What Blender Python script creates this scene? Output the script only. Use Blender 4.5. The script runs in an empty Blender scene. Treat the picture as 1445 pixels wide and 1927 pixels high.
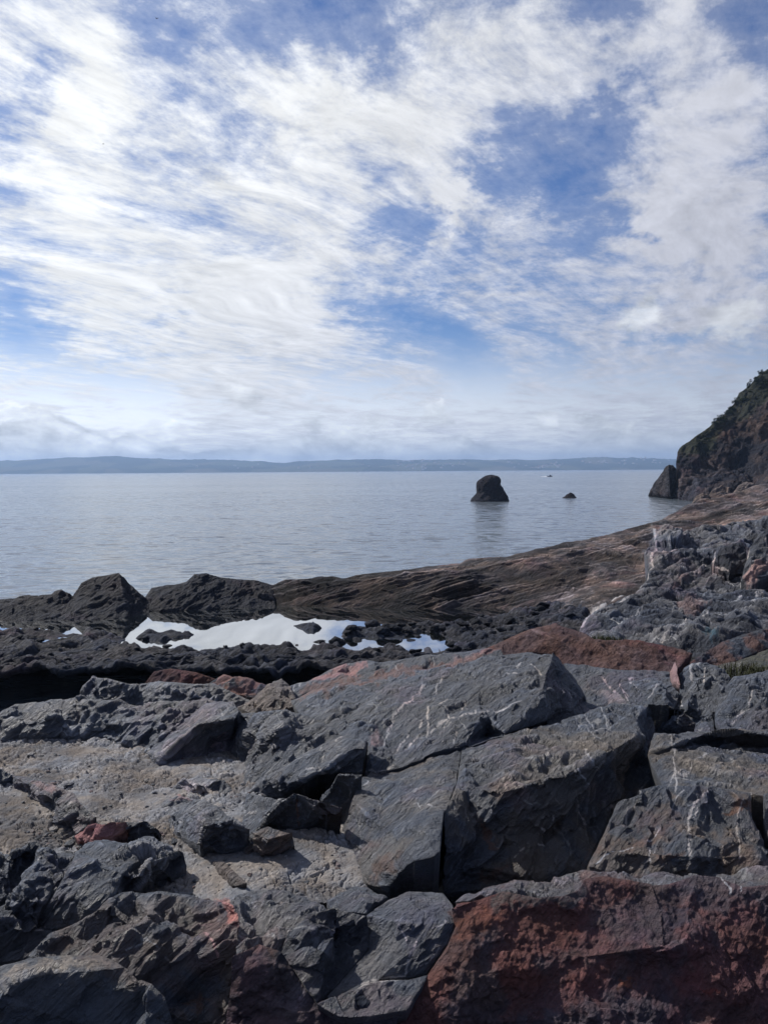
import bpy, math, random
import numpy as np
from mathutils import Matrix, Vector
from mathutils.geometry import delaunay_2d_cdt

sc = bpy.context.scene
col = sc.collection
random.seed(7)
RNG = np.random.default_rng(11)

# ------------------------------------------------------------------ camera
EYE = 8.0                       # metres above the sea
F = 1448.0                      # focal length in photo pixels
PW, PH = 1445.0, 1927.0
PITCH = math.radians(3.1)
ROLL = math.radians(0.39)
FWD = np.array([0, math.cos(PITCH), -math.sin(PITCH)])
_R0 = np.array([1.0, 0, 0]); _U0 = np.array([0, math.sin(PITCH), math.cos(PITCH)])
UP = _U0 * math.cos(ROLL) + _R0 * math.sin(ROLL)
RT = _R0 * math.cos(ROLL) - _U0 * math.sin(ROLL)
CAMP = np.array([0.0, 0.0, EYE])

cam_d = bpy.data.cameras.new('camera')
cam = bpy.data.objects.new('camera', cam_d); col.objects.link(cam)
cam.matrix_world = Matrix(((RT[0], UP[0], -FWD[0], 0), (RT[1], UP[1], -FWD[1], 0), (RT[2], UP[2], -FWD[2], EYE), (0, 0, 0, 1)))
cam_d.sensor_fit = 'VERTICAL'; cam_d.sensor_height = 24.0
cam_d.lens = 24.0 * F / PH
cam_d.clip_start = 0.1; cam_d.clip_end = 60000
sc.camera = cam

def pdir(px, py):
    return FWD + RT * ((px - PW / 2) / F) + UP * ((PH / 2 - py) / F)

def pt(px, py, d):
    """photo pixel -> world point; d > 0: forward distance in metres, d < 0: metres below eye level"""
    v = pdir(px, py)
    k = d / v[1] if d > 0 else d / v[2]
    return CAMP + v * k

def project(P):
    q = P - CAMP
    w = q @ FWD
    return np.stack([PW / 2 + F * (q @ RT) / w, PH / 2 - F * (q @ UP) / w], 1)

# ------------------------------------------------------------------ light
SUN_AZ = math.radians(-58)      # from straight ahead, negative = left
SUN_EL = math.radians(43)
SUND = np.array([math.sin(SUN_AZ) * math.cos(SUN_EL), math.cos(SUN_AZ) * math.cos(SUN_EL), math.sin(SUN_EL)])
sun_d = bpy.data.lights.new('sun', 'SUN'); sun_d.energy = 5.0; sun_d.angle = math.radians(0.8)
sun_d.color = (1.0, 0.955, 0.89)
sun = bpy.data.objects.new('sun', sun_d); col.objects.link(sun)
sun.rotation_euler = Vector(SUND).to_track_quat('Z', 'Y').to_euler()
sun.location = (-40, 30, 60)

sc.view_settings.view_transform = 'Standard'; sc.view_settings.look = 'None'
sc.view_settings.gamma = 1.0; sc.view_settings.exposure = 0.0
sc.view_settings.use_curve_mapping = False
sc.cycles.max_bounces = 5; sc.cycles.volume_bounces = 0; sc.cycles.diffuse_bounces = 3
sc.cycles.sample_clamp_indirect = 4.0

class NT:
    """small helper for node trees"""
    def __init__(s, tree): s.t = tree
    def node(s, typ, **kw):
        n = s.t.nodes.new(typ)
        for k, v in kw.items(): setattr(n, k, v)
        return n
    def set(s, sock, v):
        if isinstance(v, bpy.types.NodeSocket): s.t.links.new(v, sock)
        else: sock.default_value = v
    def m(s, op, a, b=0.0, c=None, clamp=False):
        n = s.node('ShaderNodeMath', operation=op, use_clamp=clamp)
        s.set(n.inputs[0], a); s.set(n.inputs[1], b)
        if c is not None: s.set(n.inputs[2], c)
        return n.outputs[0]
    def v(s, op, a, b=(0, 0, 0)):
        n = s.node('ShaderNodeVectorMath', operation=op)
        s.set(n.inputs[0], a)
        if op == 'SCALE': s.set(n.inputs['Scale'], b)
        else: s.set(n.inputs[1], b)
        return n.outputs['Value'] if op in ('DOT_PRODUCT', 'DISTANCE', 'LENGTH') else n.outputs['Vector']
    def sep(s, a):
        n = s.node('ShaderNodeSeparateXYZ'); s.set(n.inputs[0], a); return n.outputs
    def comb(s, x, y, z):
        n = s.node('ShaderNodeCombineXYZ'); s.set(n.inputs[0], x); s.set(n.inputs[1], y); s.set(n.inputs[2], z); return n.outputs[0]
    def mr(s, x, a, b, c=0.0, d=1.0, mode='SMOOTHSTEP'):
        n = s.node('ShaderNodeMapRange', interpolation_type=mode)
        s.set(n.inputs[0], x)
        for i, q in enumerate((a, b, c, d)): s.set(n.inputs[i + 1], q)
        return n.outputs[0]
    def noise(s, vec, scale, detail=4, rough=0.55, dist=0.0, lac=2.0, out=0):
        n = s.node('ShaderNodeTexNoise')
        s.set(n.inputs['Vector'], vec); s.set(n.inputs['Scale'], scale); n.inputs['Detail'].default_value = detail
        n.inputs['Roughness'].default_value = rough; n.inputs['Distortion'].default_value = dist; n.inputs['Lacunarity'].default_value = lac
        return n.outputs[out]
    def mix(s, f, a, b, blend='MIX'):
        n = s.node('ShaderNodeMix', data_type='RGBA', blend_type=blend)
        s.set(n.inputs[0], f)
        s.set(n.inputs[6], a if isinstance(a, bpy.types.NodeSocket) else (*a, 1.0)); s.set(n.inputs[7], b if isinstance(b, bpy.types.NodeSocket) else (*b, 1.0))
        return n.outputs[2]

# ------------------------------------------------------------------ sky
SKY_STR = 0.10
world = bpy.data.worlds.new('World'); sc.world = world; world.use_nodes = True
wt = world.node_tree; wt.nodes.clear(); W = NT(wt)
out = W.node('ShaderNodeOutputWorld'); bg = W.node('ShaderNodeBackground')
wt.links.new(bg.outputs[0], out.inputs[0]); bg.inputs[1].default_value = SKY_STR
sky = W.node('ShaderNodeTexSky', sky_type='NISHITA', sun_disc=False)
sky.sun_elevation = SUN_EL; sky.sun_rotation = SUN_AZ
sky.altitude = 0; sky.air_density = 1.0; sky.dust_density = 0.6; sky.ozone_density = 2.0
D = W.node('ShaderNodeTexCoord').outputs['Generated']
dx, dy, dz = W.sep(D)
zc = W.m('ADD', W.m('MAXIMUM', dz, 0.0), 0.10)
pl = W.comb(W.m('DIVIDE', dx, zc), W.m('DIVIDE', dy, zc), 0.0)
# streak frame: parallel bands whose vanishing point lies ahead and to the right
SA = math.radians(36)
u = W.v('DOT_PRODUCT', pl, (math.sin(SA), math.cos(SA), 0)); v_ = W.v('DOT_PRODUCT', pl, (math.cos(SA), -math.sin(SA), 0))
warp = W.noise(pl, 0.9, 2, 0.5, out=1)
warp = W.v('SCALE', W.v('SUBTRACT', warp, (0.5, 0.5, 0.5)), 1.1)
st = W.v('ADD', W.comb(W.m('MULTIPLY', u, 0.55), W.m('MULTIPLY', v_, 1.5), 0.3), warp)
n_str = W.noise(st, 1.6, 9, 0.65, 0.25)
n_clump = W.noise(W.v('ADD', pl, W.v('SCALE', warp, 0.4)), 3.6, 9, 0.70, 0.0)
fine_v = W.v('ADD', W.comb(W.m('MULTIPLY', u, 3.4), W.m('MULTIPLY', v_, 7.5), 1.7), W.v('SCALE', warp, 1.6))
n_fine = W.noise(fine_v, 2.8, 8, 0.70, 0.2)
# large cloud fields and gaps by direction
dwarp = W.v('SUBTRACT', W.noise(W.v('MULTIPLY', D, (1, 1, 1.6)), 4.0, 6, 0.65, out=1), (0.5, 0.5, 0.5))
Dw = W.v('ADD', D, W.v('SCALE', dwarp, 0.34))
blobs = [  # px, py, radius px, amount (cloud field > 0, gap < 0)
    (300, 480, 440, .18), (120, 330, 260, .08), (40, 60, 180, .18), (230, 110, 150, .02), (620, 330, 190, .20), (800, 270, 190, .18), (980, 190, 150, .20),
    (1150, 110, 140, .18), (1270, 30, 120, .16), (700, 150, 140, .10), (840, 390, 75, .34), (1310, 300, 170, .26), (1240, 400, 110, .22), (1390, 430, 150, .16),
    (560, 560, 260, .10), (900, 520, 200, .10), (1230, 530, 200, .12), (1380, 600, 140, .22), (1005, 385, 60, .24), (1000, 460, 80, .10),
    (960, 330, 130, -.14), (1060, 430, 110, -.13), (700, 385, 90, -.20), (780, 430, 70, -.16), (1130, 320, 100, -.20), (880, 330, 80, -.10), (1140, 420, 60, -.12),
    (30, 190, 90, -.30), (350, 40, 110, -.26), (600, 40, 170, -.18), (330, 150, 150, -.12), (1100, 40, 110, -.26), (1380, 60, 150, -.22), (1200, 190, 100, -.16),
    (60, 600, 130, -.32), (240, 742, 120, -.30), (840, 665, 130, -.30), (800, 610, 60, -.12), (330, 545, 90, -.10), (740, 620, 70, -.08), (200, 640, 160, .08), (520, 690, 200, .08),
    (850, 20, 120, .08), (1180, 250, 60, .18),
]
cov = None
for px, py, r, a in blobs:
    b = pdir(px, py); b = b / np.linalg.norm(b)
    g = W.mr(W.v('DISTANCE', Dw, tuple(b)), 0.0, r / F * 1.15, a, 0.0)
    cov = g if cov is None else W.m('ADD', cov, g)
lowcov = W.mr(dz, 0.02, 0.34, 0.10, 0.0)
dens = W.m('ADD', W.m('MULTIPLY', n_str, 0.62), W.m('MULTIPLY', n_clump, 0.86))
dens = W.m('ADD', dens, W.m('MULTIPLY', W.m('SUBTRACT', n_fine, 0.5), 0.32))
dens = W.m('ADD', W.m('ADD', dens, cov), lowcov)
alpha = W.mr(dens, 0.61, 1.05, 0.0, 0.97)
thin = W.mr(dens, 0.46, 0.84, 0.0, 0.26)
alpha = W.m('MAXIMUM', alpha, thin)
# a low bank of small cumulus above the horizon
el = W.m('ARCSINE', dz); azv = W.m('ARCTAN2', dx, dy)
cuv = W.comb(W.m('MULTIPLY', azv, 9.0), W.m('MULTIPLY', el, 17.0), 0.0)
n_cu = W.noise(cuv, 1.3, 7, 0.55, 0.25)
cu_top = W.mr(W.noise(W.comb(W.m('MULTIPLY', azv, 3.2), 0.0, 4.0), 1.0, 2), 0.35, 0.68, 0.025, 0.075)
cu = W.mr(W.m('SUBTRACT', W.m('ADD', W.m('MULTIPLY', n_cu, 0.9), W.m('DIVIDE', W.m('SUBTRACT', cu_top, el), 0.16)), 0.42), 0.0, 0.10, 0.0, 0.85)
cu = W.m('MULTIPLY', cu, W.mr(el, 0.10, 0.14, 1.0, 0.0))
puff = None     # separate cumulus heads
n_cu2 = W.noise(W.comb(W.m('MULTIPLY', azv, 26.0), W.m('MULTIPLY', el, 36.0), 2.0), 1.0, 6, 0.62, 0.1)
for px, py, r in [(470, 735, 62), (800, 800, 70), (1030, 790, 45), (1120, 800, 55), (1215, 600, 75), (1385, 610, 90), (590, 815, 45), (700, 805, 50), (480, 850, 40), (140, 800, 40)]:
    b = pdir(px, py); b = b / np.linalg.norm(b)
    g = W.mr(W.v('DISTANCE', W.v('ADD', D, W.v('SCALE', dwarp, 0.11)), tuple(b)), 0.0, r / F * 1.25, 0.5, 0.0)
    puff = g if puff is None else W.m('MAXIMUM', puff, g)
puff = W.mr(W.m('ADD', puff, W.m('MULTIPLY', n_cu2, 1.1)), 0.78, 1.02, 0.0, 0.55)
cu = W.m('MAXIMUM', cu, puff)
n_cush = W.noise(W.v('ADD', cuv, (0.12, -0.22, 0)), 1.3, 7, 0.55, 0.25)
cu_light = W.m('MULTIPLY', W.m('SUBTRACT', n_cu, n_cush), 3.0)
# colours (radiance divided by the background strength)
near = W.v('DOT_PRODUCT', D, tuple(SUND))
bright = W.mr(near, 0.15, 0.90, 0.54, 1.20, 'LINEAR')
n_sh = W.noise(W.v('ADD', st, (0.05, 0.07, 0)), 1.6, 9, 0.65, 0.25)
relief = W.m('MULTIPLY', W.m('SUBTRACT', n_str, n_sh), 1.3)
cb = W.m('MULTIPLY', bright, W.m('ADD', W.m('ADD', 0.93, relief), W.m('MULTIPLY', W.m('SUBTRACT', n_fine, 0.5), 0.25)))
ccol = W.v('SCALE', W.mix(W.mr(near, 0.2, 0.8), (0.93, 0.95, 1.07), (0.99, 1.0, 0.99)), W.m('DIVIDE', cb, SKY_STR))
cucol = W.v('SCALE', W.comb(0.95, 0.98, 1.0), W.m('DIVIDE', W.m('MULTIPLY', W.m('ADD', bright, 0.14), W.m('ADD', W.m('ADD', 0.86, cu_light), W.m('MULTIPLY', W.m('SUBTRACT', n_cu2, 0.5), 0.5))), SKY_STR))
skyc = W.mix(1.0, sky.outputs[0], (0.46, 0.63, 0.94), 'MULTIPLY')
hz = W.v('SCALE', W.comb(1.0, 1.0, 0.98), W.m('DIVIDE', W.m('MULTIPLY', bright, 1.75), SKY_STR))
skyc = W.mix(W.mr(dz, 0.0, 0.20, 0.85, 0.0, 'SMOOTHERSTEP'), skyc, hz)
c1 = W.mix(alpha, skyc, ccol)
c2 = W.mix(cu, c1, cucol)
wt.links.new(c2, bg.inputs[0])

# ------------------------------------------------------------------ numpy noise
_G = np.random.default_rng(5).normal(size=(256, 3)); _G /= np.linalg.norm(_G, axis=1)[:, None]
def _hash(i, j, k):
    h = (i.astype(np.int64) * 374761393 + j.astype(np.int64) * 668265263 + k.astype(np.int64) * 2147483647 + 1013904223)
    h = (h ^ (h >> 13)) * 1274126177
    return ((h ^ (h >> 16)) & 0xFFFFFF)
_PM = np.random.default_rng(8).permutation(256).astype(np.int32); _PM = np.concatenate([_PM, _PM])
_GX, _GY, _GZ = (np.ascontiguousarray(_G[:, k]).astype(np.float32) for k in range(3))
def perlin(P):
    x, y, z = (np.ascontiguousarray(P[:, k]).astype(np.float32) for k in range(3))
    ix, iy, iz = np.floor(x), np.floor(y), np.floor(z)
    x -= ix; y -= iy; z -= iz
    ix = ix.astype(np.int32) & 255; iy = iy.astype(np.int32) & 255; iz = iz.astype(np.int32) & 255
    wx, wy, wz = (t * t * t * (t * (t * 6 - 15) + 10) for t in (x, y, z))
    r = np.zeros(len(x), np.float32)
    for a in (0, 1):
        pa = _PM[(ix + a) & 255]; xa = x - a; fa = wx if a else 1 - wx
        for b in (0, 1):
            pb = _PM[pa + ((iy + b) & 255)]; yb = y - b; fb = fa * (wy if b else 1 - wy)
            for c in (0, 1):
                h = _PM[pb + ((iz + c) & 255)]
                r += (xa * _GX[h] + yb * _GY[h] + (z - c) * _GZ[h]) * (fb * (wz if c else 1 - wz))
    return r.astype(np.float64) * 1.5
def fbm(P, o=4, g=0.5):
    r = np.zeros(len(P)); a = 1.0
    for k in range(o):
        r += a * perlin(P * 2.0 ** k + 17.3 * k); a *= g
    return r
def facet(P, seed=0, crack=False):
    """nearest jittered cell: height of a randomly tilted plane through it (broken rock faces)"""
    P = np.asarray(P, np.float32); n = len(P); best = np.full(n, 9e9, np.float32); sec = best.copy(); val = np.zeros(n, np.float32); val2 = val.copy()
    base = np.floor(P).astype(np.int64)
    for a in (-1, 0, 1):
        for b in (-1, 0, 1):
            for c in (-1, 0, 1):
                q = base + np.array([a, b, c])
                h = _hash(q[:, 0] + seed * 131, q[:, 1], q[:, 2] - seed * 57)
                o = (P - q - np.stack([(h & 255), (h >> 8) & 255, (h >> 16) & 255], 1) / 255.0).astype(np.float32)
                d2 = (o * o).sum(1)
                m = d2 < best; m2 = ~m & (d2 < sec)
                g = _G[(h * 7 + 3) & 255]; x = ((o * g).sum(1) + 0.35 * ((h % 97) / 97.0 - 0.5)).astype(np.float32)
                val2 = np.where(m, val, np.where(m2, x, val2)); val = np.where(m, x, val)
                sec = np.where(m, best, np.where(m2, d2, sec)); best = np.where(m, d2, best)
    c = np.sqrt(sec) - np.sqrt(best)
    w = 0.5 + 0.5 * smooth(c, 0, 0.11)
    val = (val * w + val2 * (1 - w)).astype(np.float64)
    return (val, c) if crack else val

_bn = np.array([-0.30, -0.42, 0.86]); _bn /= np.linalg.norm(_bn)
_bs = np.array([0.72, 0.66, 0.0]); _bs = _bs - _bn * (_bs @ _bn); _bs /= np.linalg.norm(_bs)
_bt = np.cross(_bn, _bs)
BED = np.stack([_bs, _bt, _bn], 1)
def smooth(x, a, b):
    t = np.clip((x - a) / (b - a), 0, 1); return t * t * (3 - 2 * t)

# ------------------------------------------------------------------ object helpers
def tag(o, label=None, cat=None, group=None, kind=None):
    if label: o['label'] = label
    if cat: o['category'] = cat
    if group: o['group'] = group
    if kind or label: o['kind'] = kind or 'thing'
    return o

def mesh_np(name, V, T, tint=None, smooth_sh=True):
    me = bpy.data.meshes.new(name)
    V = np.ascontiguousarray(V, dtype=np.float32); T = np.ascontiguousarray(T, dtype=np.int32)
    n = T.shape[1]
    me.vertices.add(len(V)); me.vertices.foreach_set('co', V.ravel())
    me.loops.add(T.size); me.loops.foreach_set('vertex_index', T.ravel())
    me.polygons.add(len(T)); me.polygons.foreach_set('loop_start', np.arange(0, T.size, n, dtype=np.int32))
    me.polygons.foreach_set('use_smooth', np.full(len(T), smooth_sh))
    if tint is not None:
        a = me.attributes.new('tint', 'FLOAT_COLOR', 'POINT')
        c = np.ones((len(V), 4), dtype=np.float32); c[:, :3] = tint
        a.data.foreach_set('color', c.ravel())
    me.update(calc_edges=True)
    return me

def add_obj(name, me, mat=None, parent=None):
    o = bpy.data.objects.new(name, me); col.objects.link(o)
    if mat is not None and me is not None and len(me.materials) == 0: me.materials.append(mat)
    if parent is not None: o.parent = parent
    return o

# ------------------------------------------------------------------ materials
def rock_mat(name, k=1.0, rough=0.72, bump=1.0, vein=0.0, spec=0.24, var=0.8, lich=0.0):
    m = bpy.data.materials.new(name); m.use_nodes = True
    t = m.node_tree; t.nodes.clear(); N = NT(t)
    o = N.node('ShaderNodeOutputMaterial'); b = N.node('ShaderNodeBsdfPrincipled')
    t.links.new(b.outputs[0], o.inputs[0])
    at = N.node('ShaderNodeAttribute', attribute_name='tint')
    pos = N.node('ShaderNodeNewGeometry').outputs['Position']
    p = N.v('SCALE', pos, 1.0 / k)
    s1, s2, s3 = (N.v('DOT_PRODUCT', p, tuple(BED[:, i])) for i in range(3))
    pb = N.comb(N.m('MULTIPLY', s1, 0.24), N.m('MULTIPLY', s2, 1.5), N.m('MULTIPLY', s3, 3.0))
    a = N.noise(pb, 2.2, 8, 0.62, 0.5)
    c = N.noise(p, 9.0, 7, 0.68)
    d = N.noise(pb, 14.0, 5, 0.6, 0.3)
    f = N.m('ADD', N.m('MULTIPLY', N.m('SUBTRACT', a, 0.5), 1.5 * var), N.m('MULTIPLY', N.m('SUBTRACT', c, 0.5), 1.6 * var))
    f = N.m('MAXIMUM', N.m('ADD', f, 1.0), 0.25)
    colr = N.v('SCALE', at.outputs['Color'], f)
    # warm and cool staining
    hue = N.noise(p, 1.1, 4, 0.6, 0.4)
    colr = N.v('MULTIPLY', colr, N.mix(N.mr(hue, 0.35, 0.65), (0.92, 0.98, 1.10), (1.10, 1.0, 0.92)))
    pur = N.noise(N.v('ADD', p, (7.0, 3.0, 1.0)), 0.8, 5, 0.62, 0.5)
    colr = N.v('MULTIPLY', colr, N.mix(N.mr(pur, 0.52, 0.68), (1.0, 1.0, 1.0), (1.22, 1.0, 1.06) if name != 'dried_mud' else (1.0, 1.0, 1.0)))
    # pale scratches and worn edges
    pale = N.mr(N.noise(pb, 6.0, 6, 0.78, 1.2), 0.55, 0.74, 0.0, 0.42)
    colr = N.mix(pale, colr, N.v('ADD', N.v('SCALE', colr, 2.6), (0.02, 0.02, 0.02)))
    if vein > 0:
        q = N.v('ADD', p, N.v('SCALE', N.v('SUBTRACT', N.noise(p, 2.0, 3, out=1), (0.5, 0.5, 0.5)), 0.5))
        vr = N.node('ShaderNodeTexVoronoi', feature='DISTANCE_TO_EDGE'); N.set(vr.inputs['Vector'], N.v('MULTIPLY', q, (1.0, 0.6, 1.0))); vr.inputs['Scale'].default_value = 1.25
        thin = N.mr(vr.outputs['Distance'], 0.0, 0.022, 1.0, 0.0)
        keep = N.mr(N.noise(p, 1.7, 3, 0.5), 0.56, 0.66)
        colr = N.mix(N.m('MULTIPLY', N.m('MULTIPLY', thin, keep), vein), colr, (0.42, 0.41, 0.40))
    t.links.new(colr, b.inputs['Base Color'])
    rr = N.mr(c, 0.3, 0.7, rough - 0.14, rough + 0.14, 'LINEAR'); t.links.new(rr, b.inputs['Roughness'])
    b.inputs['Specular IOR Level'].default_value = spec
    h = N.m('ADD', N.m('MULTIPLY', d, 0.6), N.m('MULTIPLY', c, 0.55))
    h = N.m('ADD', h, N.m('MULTIPLY', N.noise(p, 34.0, 4, 0.65), 0.22))
    h = N.m('ADD', h, N.m('MULTIPLY', a, 0.8))
    bp = N.node('ShaderNodeBump'); bp.inputs['Strength'].default_value = min(1.0, 0.9 * bump); bp.inputs['Distance'].default_value = 0.15 * k * bump
    t.links.new(h, bp.inputs['Height']); t.links.new(bp.outputs[0], b.inputs['Normal'])
    return m

M_SLATE = rock_mat('slate_rock', 1.0, rough=0.52, spec=0.5, vein=0.5)
M_RED = rock_mat('conglomerate_rock', 0.7, rough=0.9, bump=1.0, spec=0.1, var=0.75)
M_MUD = rock_mat('dried_mud', 0.5, rough=0.9, bump=0.8, spec=0.15, var=0.3)
M_MID = rock_mat('veined_rock', 1.6, vein=0.9, var=0.7)
M_RIDGE = rock_mat('ridge_rock', 2.2, bump=0.9, var=0.8, spec=0.1)
M_WET = rock_mat('wet_rock', 2.5, rough=0.7, bump=0.9, spec=0.12, var=0.8)
M_CLIFF = rock_mat('cliff_rock', 18.0, rough=0.9, bump=0.9, spec=0.1, var=0.9)

def plain_mat(name, colr, rough=0.7, noise=0.0, scale=5.0, spec=0.3, metallic=0.0):
    m = bpy.data.materials.new(name); m.use_nodes = True
    b = m.node_tree.nodes['Principled BSDF']; b.inputs['Base Color'].default_value = (*colr, 1)
    b.inputs['Roughness'].default_value = rough; b.inputs['Specular IOR Level'].default_value = spec; b.inputs['Metallic'].default_value = metallic
    if noise:
        N = NT(m.node_tree); pos = N.node('ShaderNodeNewGeometry').outputs['Position']
        f = N.mr(N.noise(pos, scale, 4), 0.3, 0.7, 1 - noise, 1 + noise, 'LINEAR')
        m.node_tree.links.new(N.v('SCALE', N.comb(*colr), f), b.inputs['Base Color'])
    return m

TINT = dict(slate=(.053, .061, .075), slated=(.033, .038, .049), brown=(.090, .072, .062), red=(.104, .057, .053), redbrown=(.080, .050, .047),
            pink=(.300, .175, .160), mud=(.205, .198, .190), wet=(.017, .019, .025), grey=(.094, .099, .109), purple=(.088, .076, .086), gravel=(.13, .122, .115),
            white=(.50, .48, .46), pale=(.24, .24, .24), ridge=(.095, .075, .066), darkridge=(.020, .021, .026), rust=(.13, .07, .045), green=(.05, .06, .03))

# ------------------------------------------------------------------ paint: stains, veins and beds of the rock itself, plus a painted sunlit boulder top
CR = {3: (945, 900, 2.89), 6: (450, 1200, 2.89), 7: (945, 1200, 2.89), 5: (0, 1280, 2.89), 8: (0, 1580, 2.89), 9: (450, 1580, 2.89), 10: (945, 1580, 2.89), 2: (450, 1050, 2.89)}
PAINT = []
def vein(c, pts, w=2.2, colr='white', k=0.66):
    ox, oy, s = CR[c]; PAINT.append(('l', np.array([(ox + x / s, oy + y / s) for x, y in pts]), w, TINT[colr] if isinstance(colr, str) else colr, k))
def patch(c, pts, soft=6, colr='red', k=0.8):
    ox, oy, s = CR[c]; PAINT.append(('p', np.array([(ox + x / s, oy + y / s) for x, y in pts]), soft, TINT[colr] if isinstance(colr, str) else colr, k))
# beds and patches first
patch(6, [(380, 245), (480, 180), (590, 130), (690, 130), (680, 180), (620, 220), (430, 255)], 5, (.30, .155, .145), .95)
patch(6, [(290, 310), (600, 225), (850, 170), (1190, 120), (1330, 60), (1420, 75), (1200, 165), (850, 215), (600, 275), (330, 320)], 6, (.15, .078, .062), .85)
patch(6, [(1080, 130), (1330, 70), (1300, 110), (1150, 140)], 5, 'pink', .5)
patch(6, [(690, 570), (740, 500), (790, 510), (770, 590)], 8, 'pink', .5)
patch(6, [(700, 1340), (780, 1190), (880, 1180), (830, 1290), (760, 1370)], 12, 'rust', .55)
patch(6, [(1300, 1290), (1440, 1220), (1440, 1320), (1340, 1340)], 8, 'rust', .6)
patch(6, [(700, 1100), (800, 1085), (790, 1130), (720, 1150)], 8, 'redbrown', .5)
patch(6, [(1290, 975), (1340, 990), (1420, 1180), (1390, 1180), (1330, 1080)], 4, 'rust', .7)
patch(7, [(1210, 920), (1370, 880), (1350, 930), (1220, 945)], 5, 'rust', .9)
patch(7, [(830, 1180), (1000, 1130), (980, 1200), (850, 1240)], 10, 'rust', .6)
patch(7, [(640, 1110), (800, 1040), (900, 1000), (880, 1060), (640, 1190)], 10, 'rust', .5)
patch(7, [(700, 960), (900, 920), (960, 930), (880, 1000), (700, 1010)], 8, 'redbrown', .5)
patch(7, [(450, 1240), (490, 1130), (620, 1100), (520, 1170)], 8, 'rust', .5)
patch(7, [(440, 275), (560, 285), (700, 370), (640, 378), (560, 330)], 4, 'mud', .8)
patch(7, [(550, 250), (680, 340), (640, 345)], 6, 'green', .5)
patch(5, [(425, 830), (520, 775), (690, 770), (680, 850), (440, 870)], 5, 'pink', .6)
patch(5, [(920, 640), (960, 615), (1030, 640), (990, 655)], 4, 'pink', .8)
patch(5, [(0, 900), (0, 640), (150, 640), (250, 760), (420, 850), (380, 900)], 14, 'gravel', .9)
patch(5, [(1060, 900), (1090, 820), (1120, 830), (1080, 900)], 4, 'white', .8)
patch(5, [(160, 560), (230, 540), (310, 580), (280, 610)], 5, 'pink', .55)
patch(8, [(1160, 310), (1260, 340), (1285, 400), (1270, 480), (1250, 440), (1200, 370)], 5, (.34, .17, .14), .85)
patch(8, [(1000, 900), (1100, 830), (1140, 870), (1080, 930)], 8, 'rust', .7)
patch(8, [(640, 370), (880, 290), (860, 330), (760, 420)], 12, 'pale', .55)
patch(8, [(20, 740), (300, 640), (590, 625), (690, 690), (520, 700), (150, 735), (0, 830)], 8, (.20, .18, .155), .85)  # pale paint stands in for sunlight on the corner boulder's top
patch(10, [(440, 230), (600, 200), (740, 230), (720, 310), (560, 380), (430, 380)], 10, 'red', .8)
patch(10, [(0, 420), (130, 360), (400, 420), (380, 530), (200, 560), (0, 640)], 14, 'red', .7)
patch(10, [(0, 700), (500, 750), (540, 900), (0, 1000)], 25, (.14, .058, .05), .6)
patch(10, [(630, 740), (700, 740), (730, 800), (640, 810)], 6, (.19, .08, .055), .9)
patch(10, [(1080, 810), (1180, 820), (1170, 845), (1090, 840)], 6, (.19, .06, .05), .9)
patch(10, [(1160, 480), (1445, 420), (1445, 680), (1260, 700), (1160, 580)], 12, 'red', .7)
patch(10, [(-60, 260), (200, 230), (420, 260), (430, 300), (380, 360), (130, 350), (-60, 400)], 10, (.085, .080, .082), .85)
patch(10, [(480, 190), (900, 200), (960, 260), (820, 300), (700, 215)], 8, (.10, .085, .085), .5)
patch(10, [(900, 180), (1445, 190), (1445, 330), (1300, 360), (1150, 300), (980, 290)], 14, (.085, .075, .078), .6)
patch(10, [(420, 440), (620, 400), (860, 380), (840, 560), (700, 640), (500, 700), (330, 620)], 20, (.066, .060, .066), .5)
patch(10, [(800, 800), (1445, 900), (1445, 1010), (700, 1010)], 20, (.056, .048, .052), .5)
patch(10, [(880, 330), (1010, 330), (1000, 480), (900, 500)], 10, (.052, .046, .060), .9)
patch(8, [(420, 430), (640, 350), (860, 300), (1000, 320), (900, 470), (700, 560), (500, 520)], 30, (.115, .105, .104), .6)
patch(8, [(900, 480), (1200, 640), (1180, 780), (950, 640)], 20, (.105, .085, .085), .5)
patch(8, [(300, 480), (560, 440), (900, 640), (1100, 860), (700, 800), (400, 600)], 24, (.085, .060, .052), .7)
patch(9, [(0, 640), (330, 660), (440, 880), (700, 900), (640, 1000), (0, 1000)], 20, (.098, .082, .092), .6)
patch(9, [(20, 480), (240, 540), (200, 640), (0, 620)], 12, (.12, .085, .078), .6)
patch(9, [(1030, 700), (1130, 520), (1180, 400), (1300, 330), (1300, 700), (950, 900)], 22, (.10, .060, .055), .6)
patch(10, [(430, 190), (600, 175), (760, 190), (740, 240), (430, 240)], 12, (.11, .062, .056), .7)
patch(10, [(1000, 230), (1300, 260), (1280, 300), (1050, 290)], 12, (.105, .070, .066), .5)
patch(9, [(1180, 420), (1330, 370), (1445, 400), (1300, 560), (1150, 560)], 14, (.15, .068, .05), .7)
patch(9, [(90, 800), (330, 780), (420, 880), (300, 960), (100, 900)], 14, (.15, .14, .16), .6)
patch(3, [(1080, 855), (1170, 850), (1160, 885), (1100, 885)], 6, (.05, .15, .22), .8)
patch(3, [(930, 680), (1060, 660), (1110, 700), (1080, 740), (960, 740)], 6, (.19, .13, .125), .7)
patch(3, [(1290, 560), (1330, 520), (1420, 460), (1445, 380), (1445, 520), (1350, 585)], 5, (.36, .24, .22), .8)
patch(3, [(830, 270), (900, 280), (880, 380), (870, 470), (800, 510), (770, 420)], 10, 'pale', .6)
patch(3, [(920, 580), (1010, 530), (1000, 560), (930, 600)], 6, (.22, .16, .15), .6)
patch(3, [(0, 560), (250, 560), (200, 720), (0, 720)], 14, (.05, .045, .04), .4)
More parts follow.
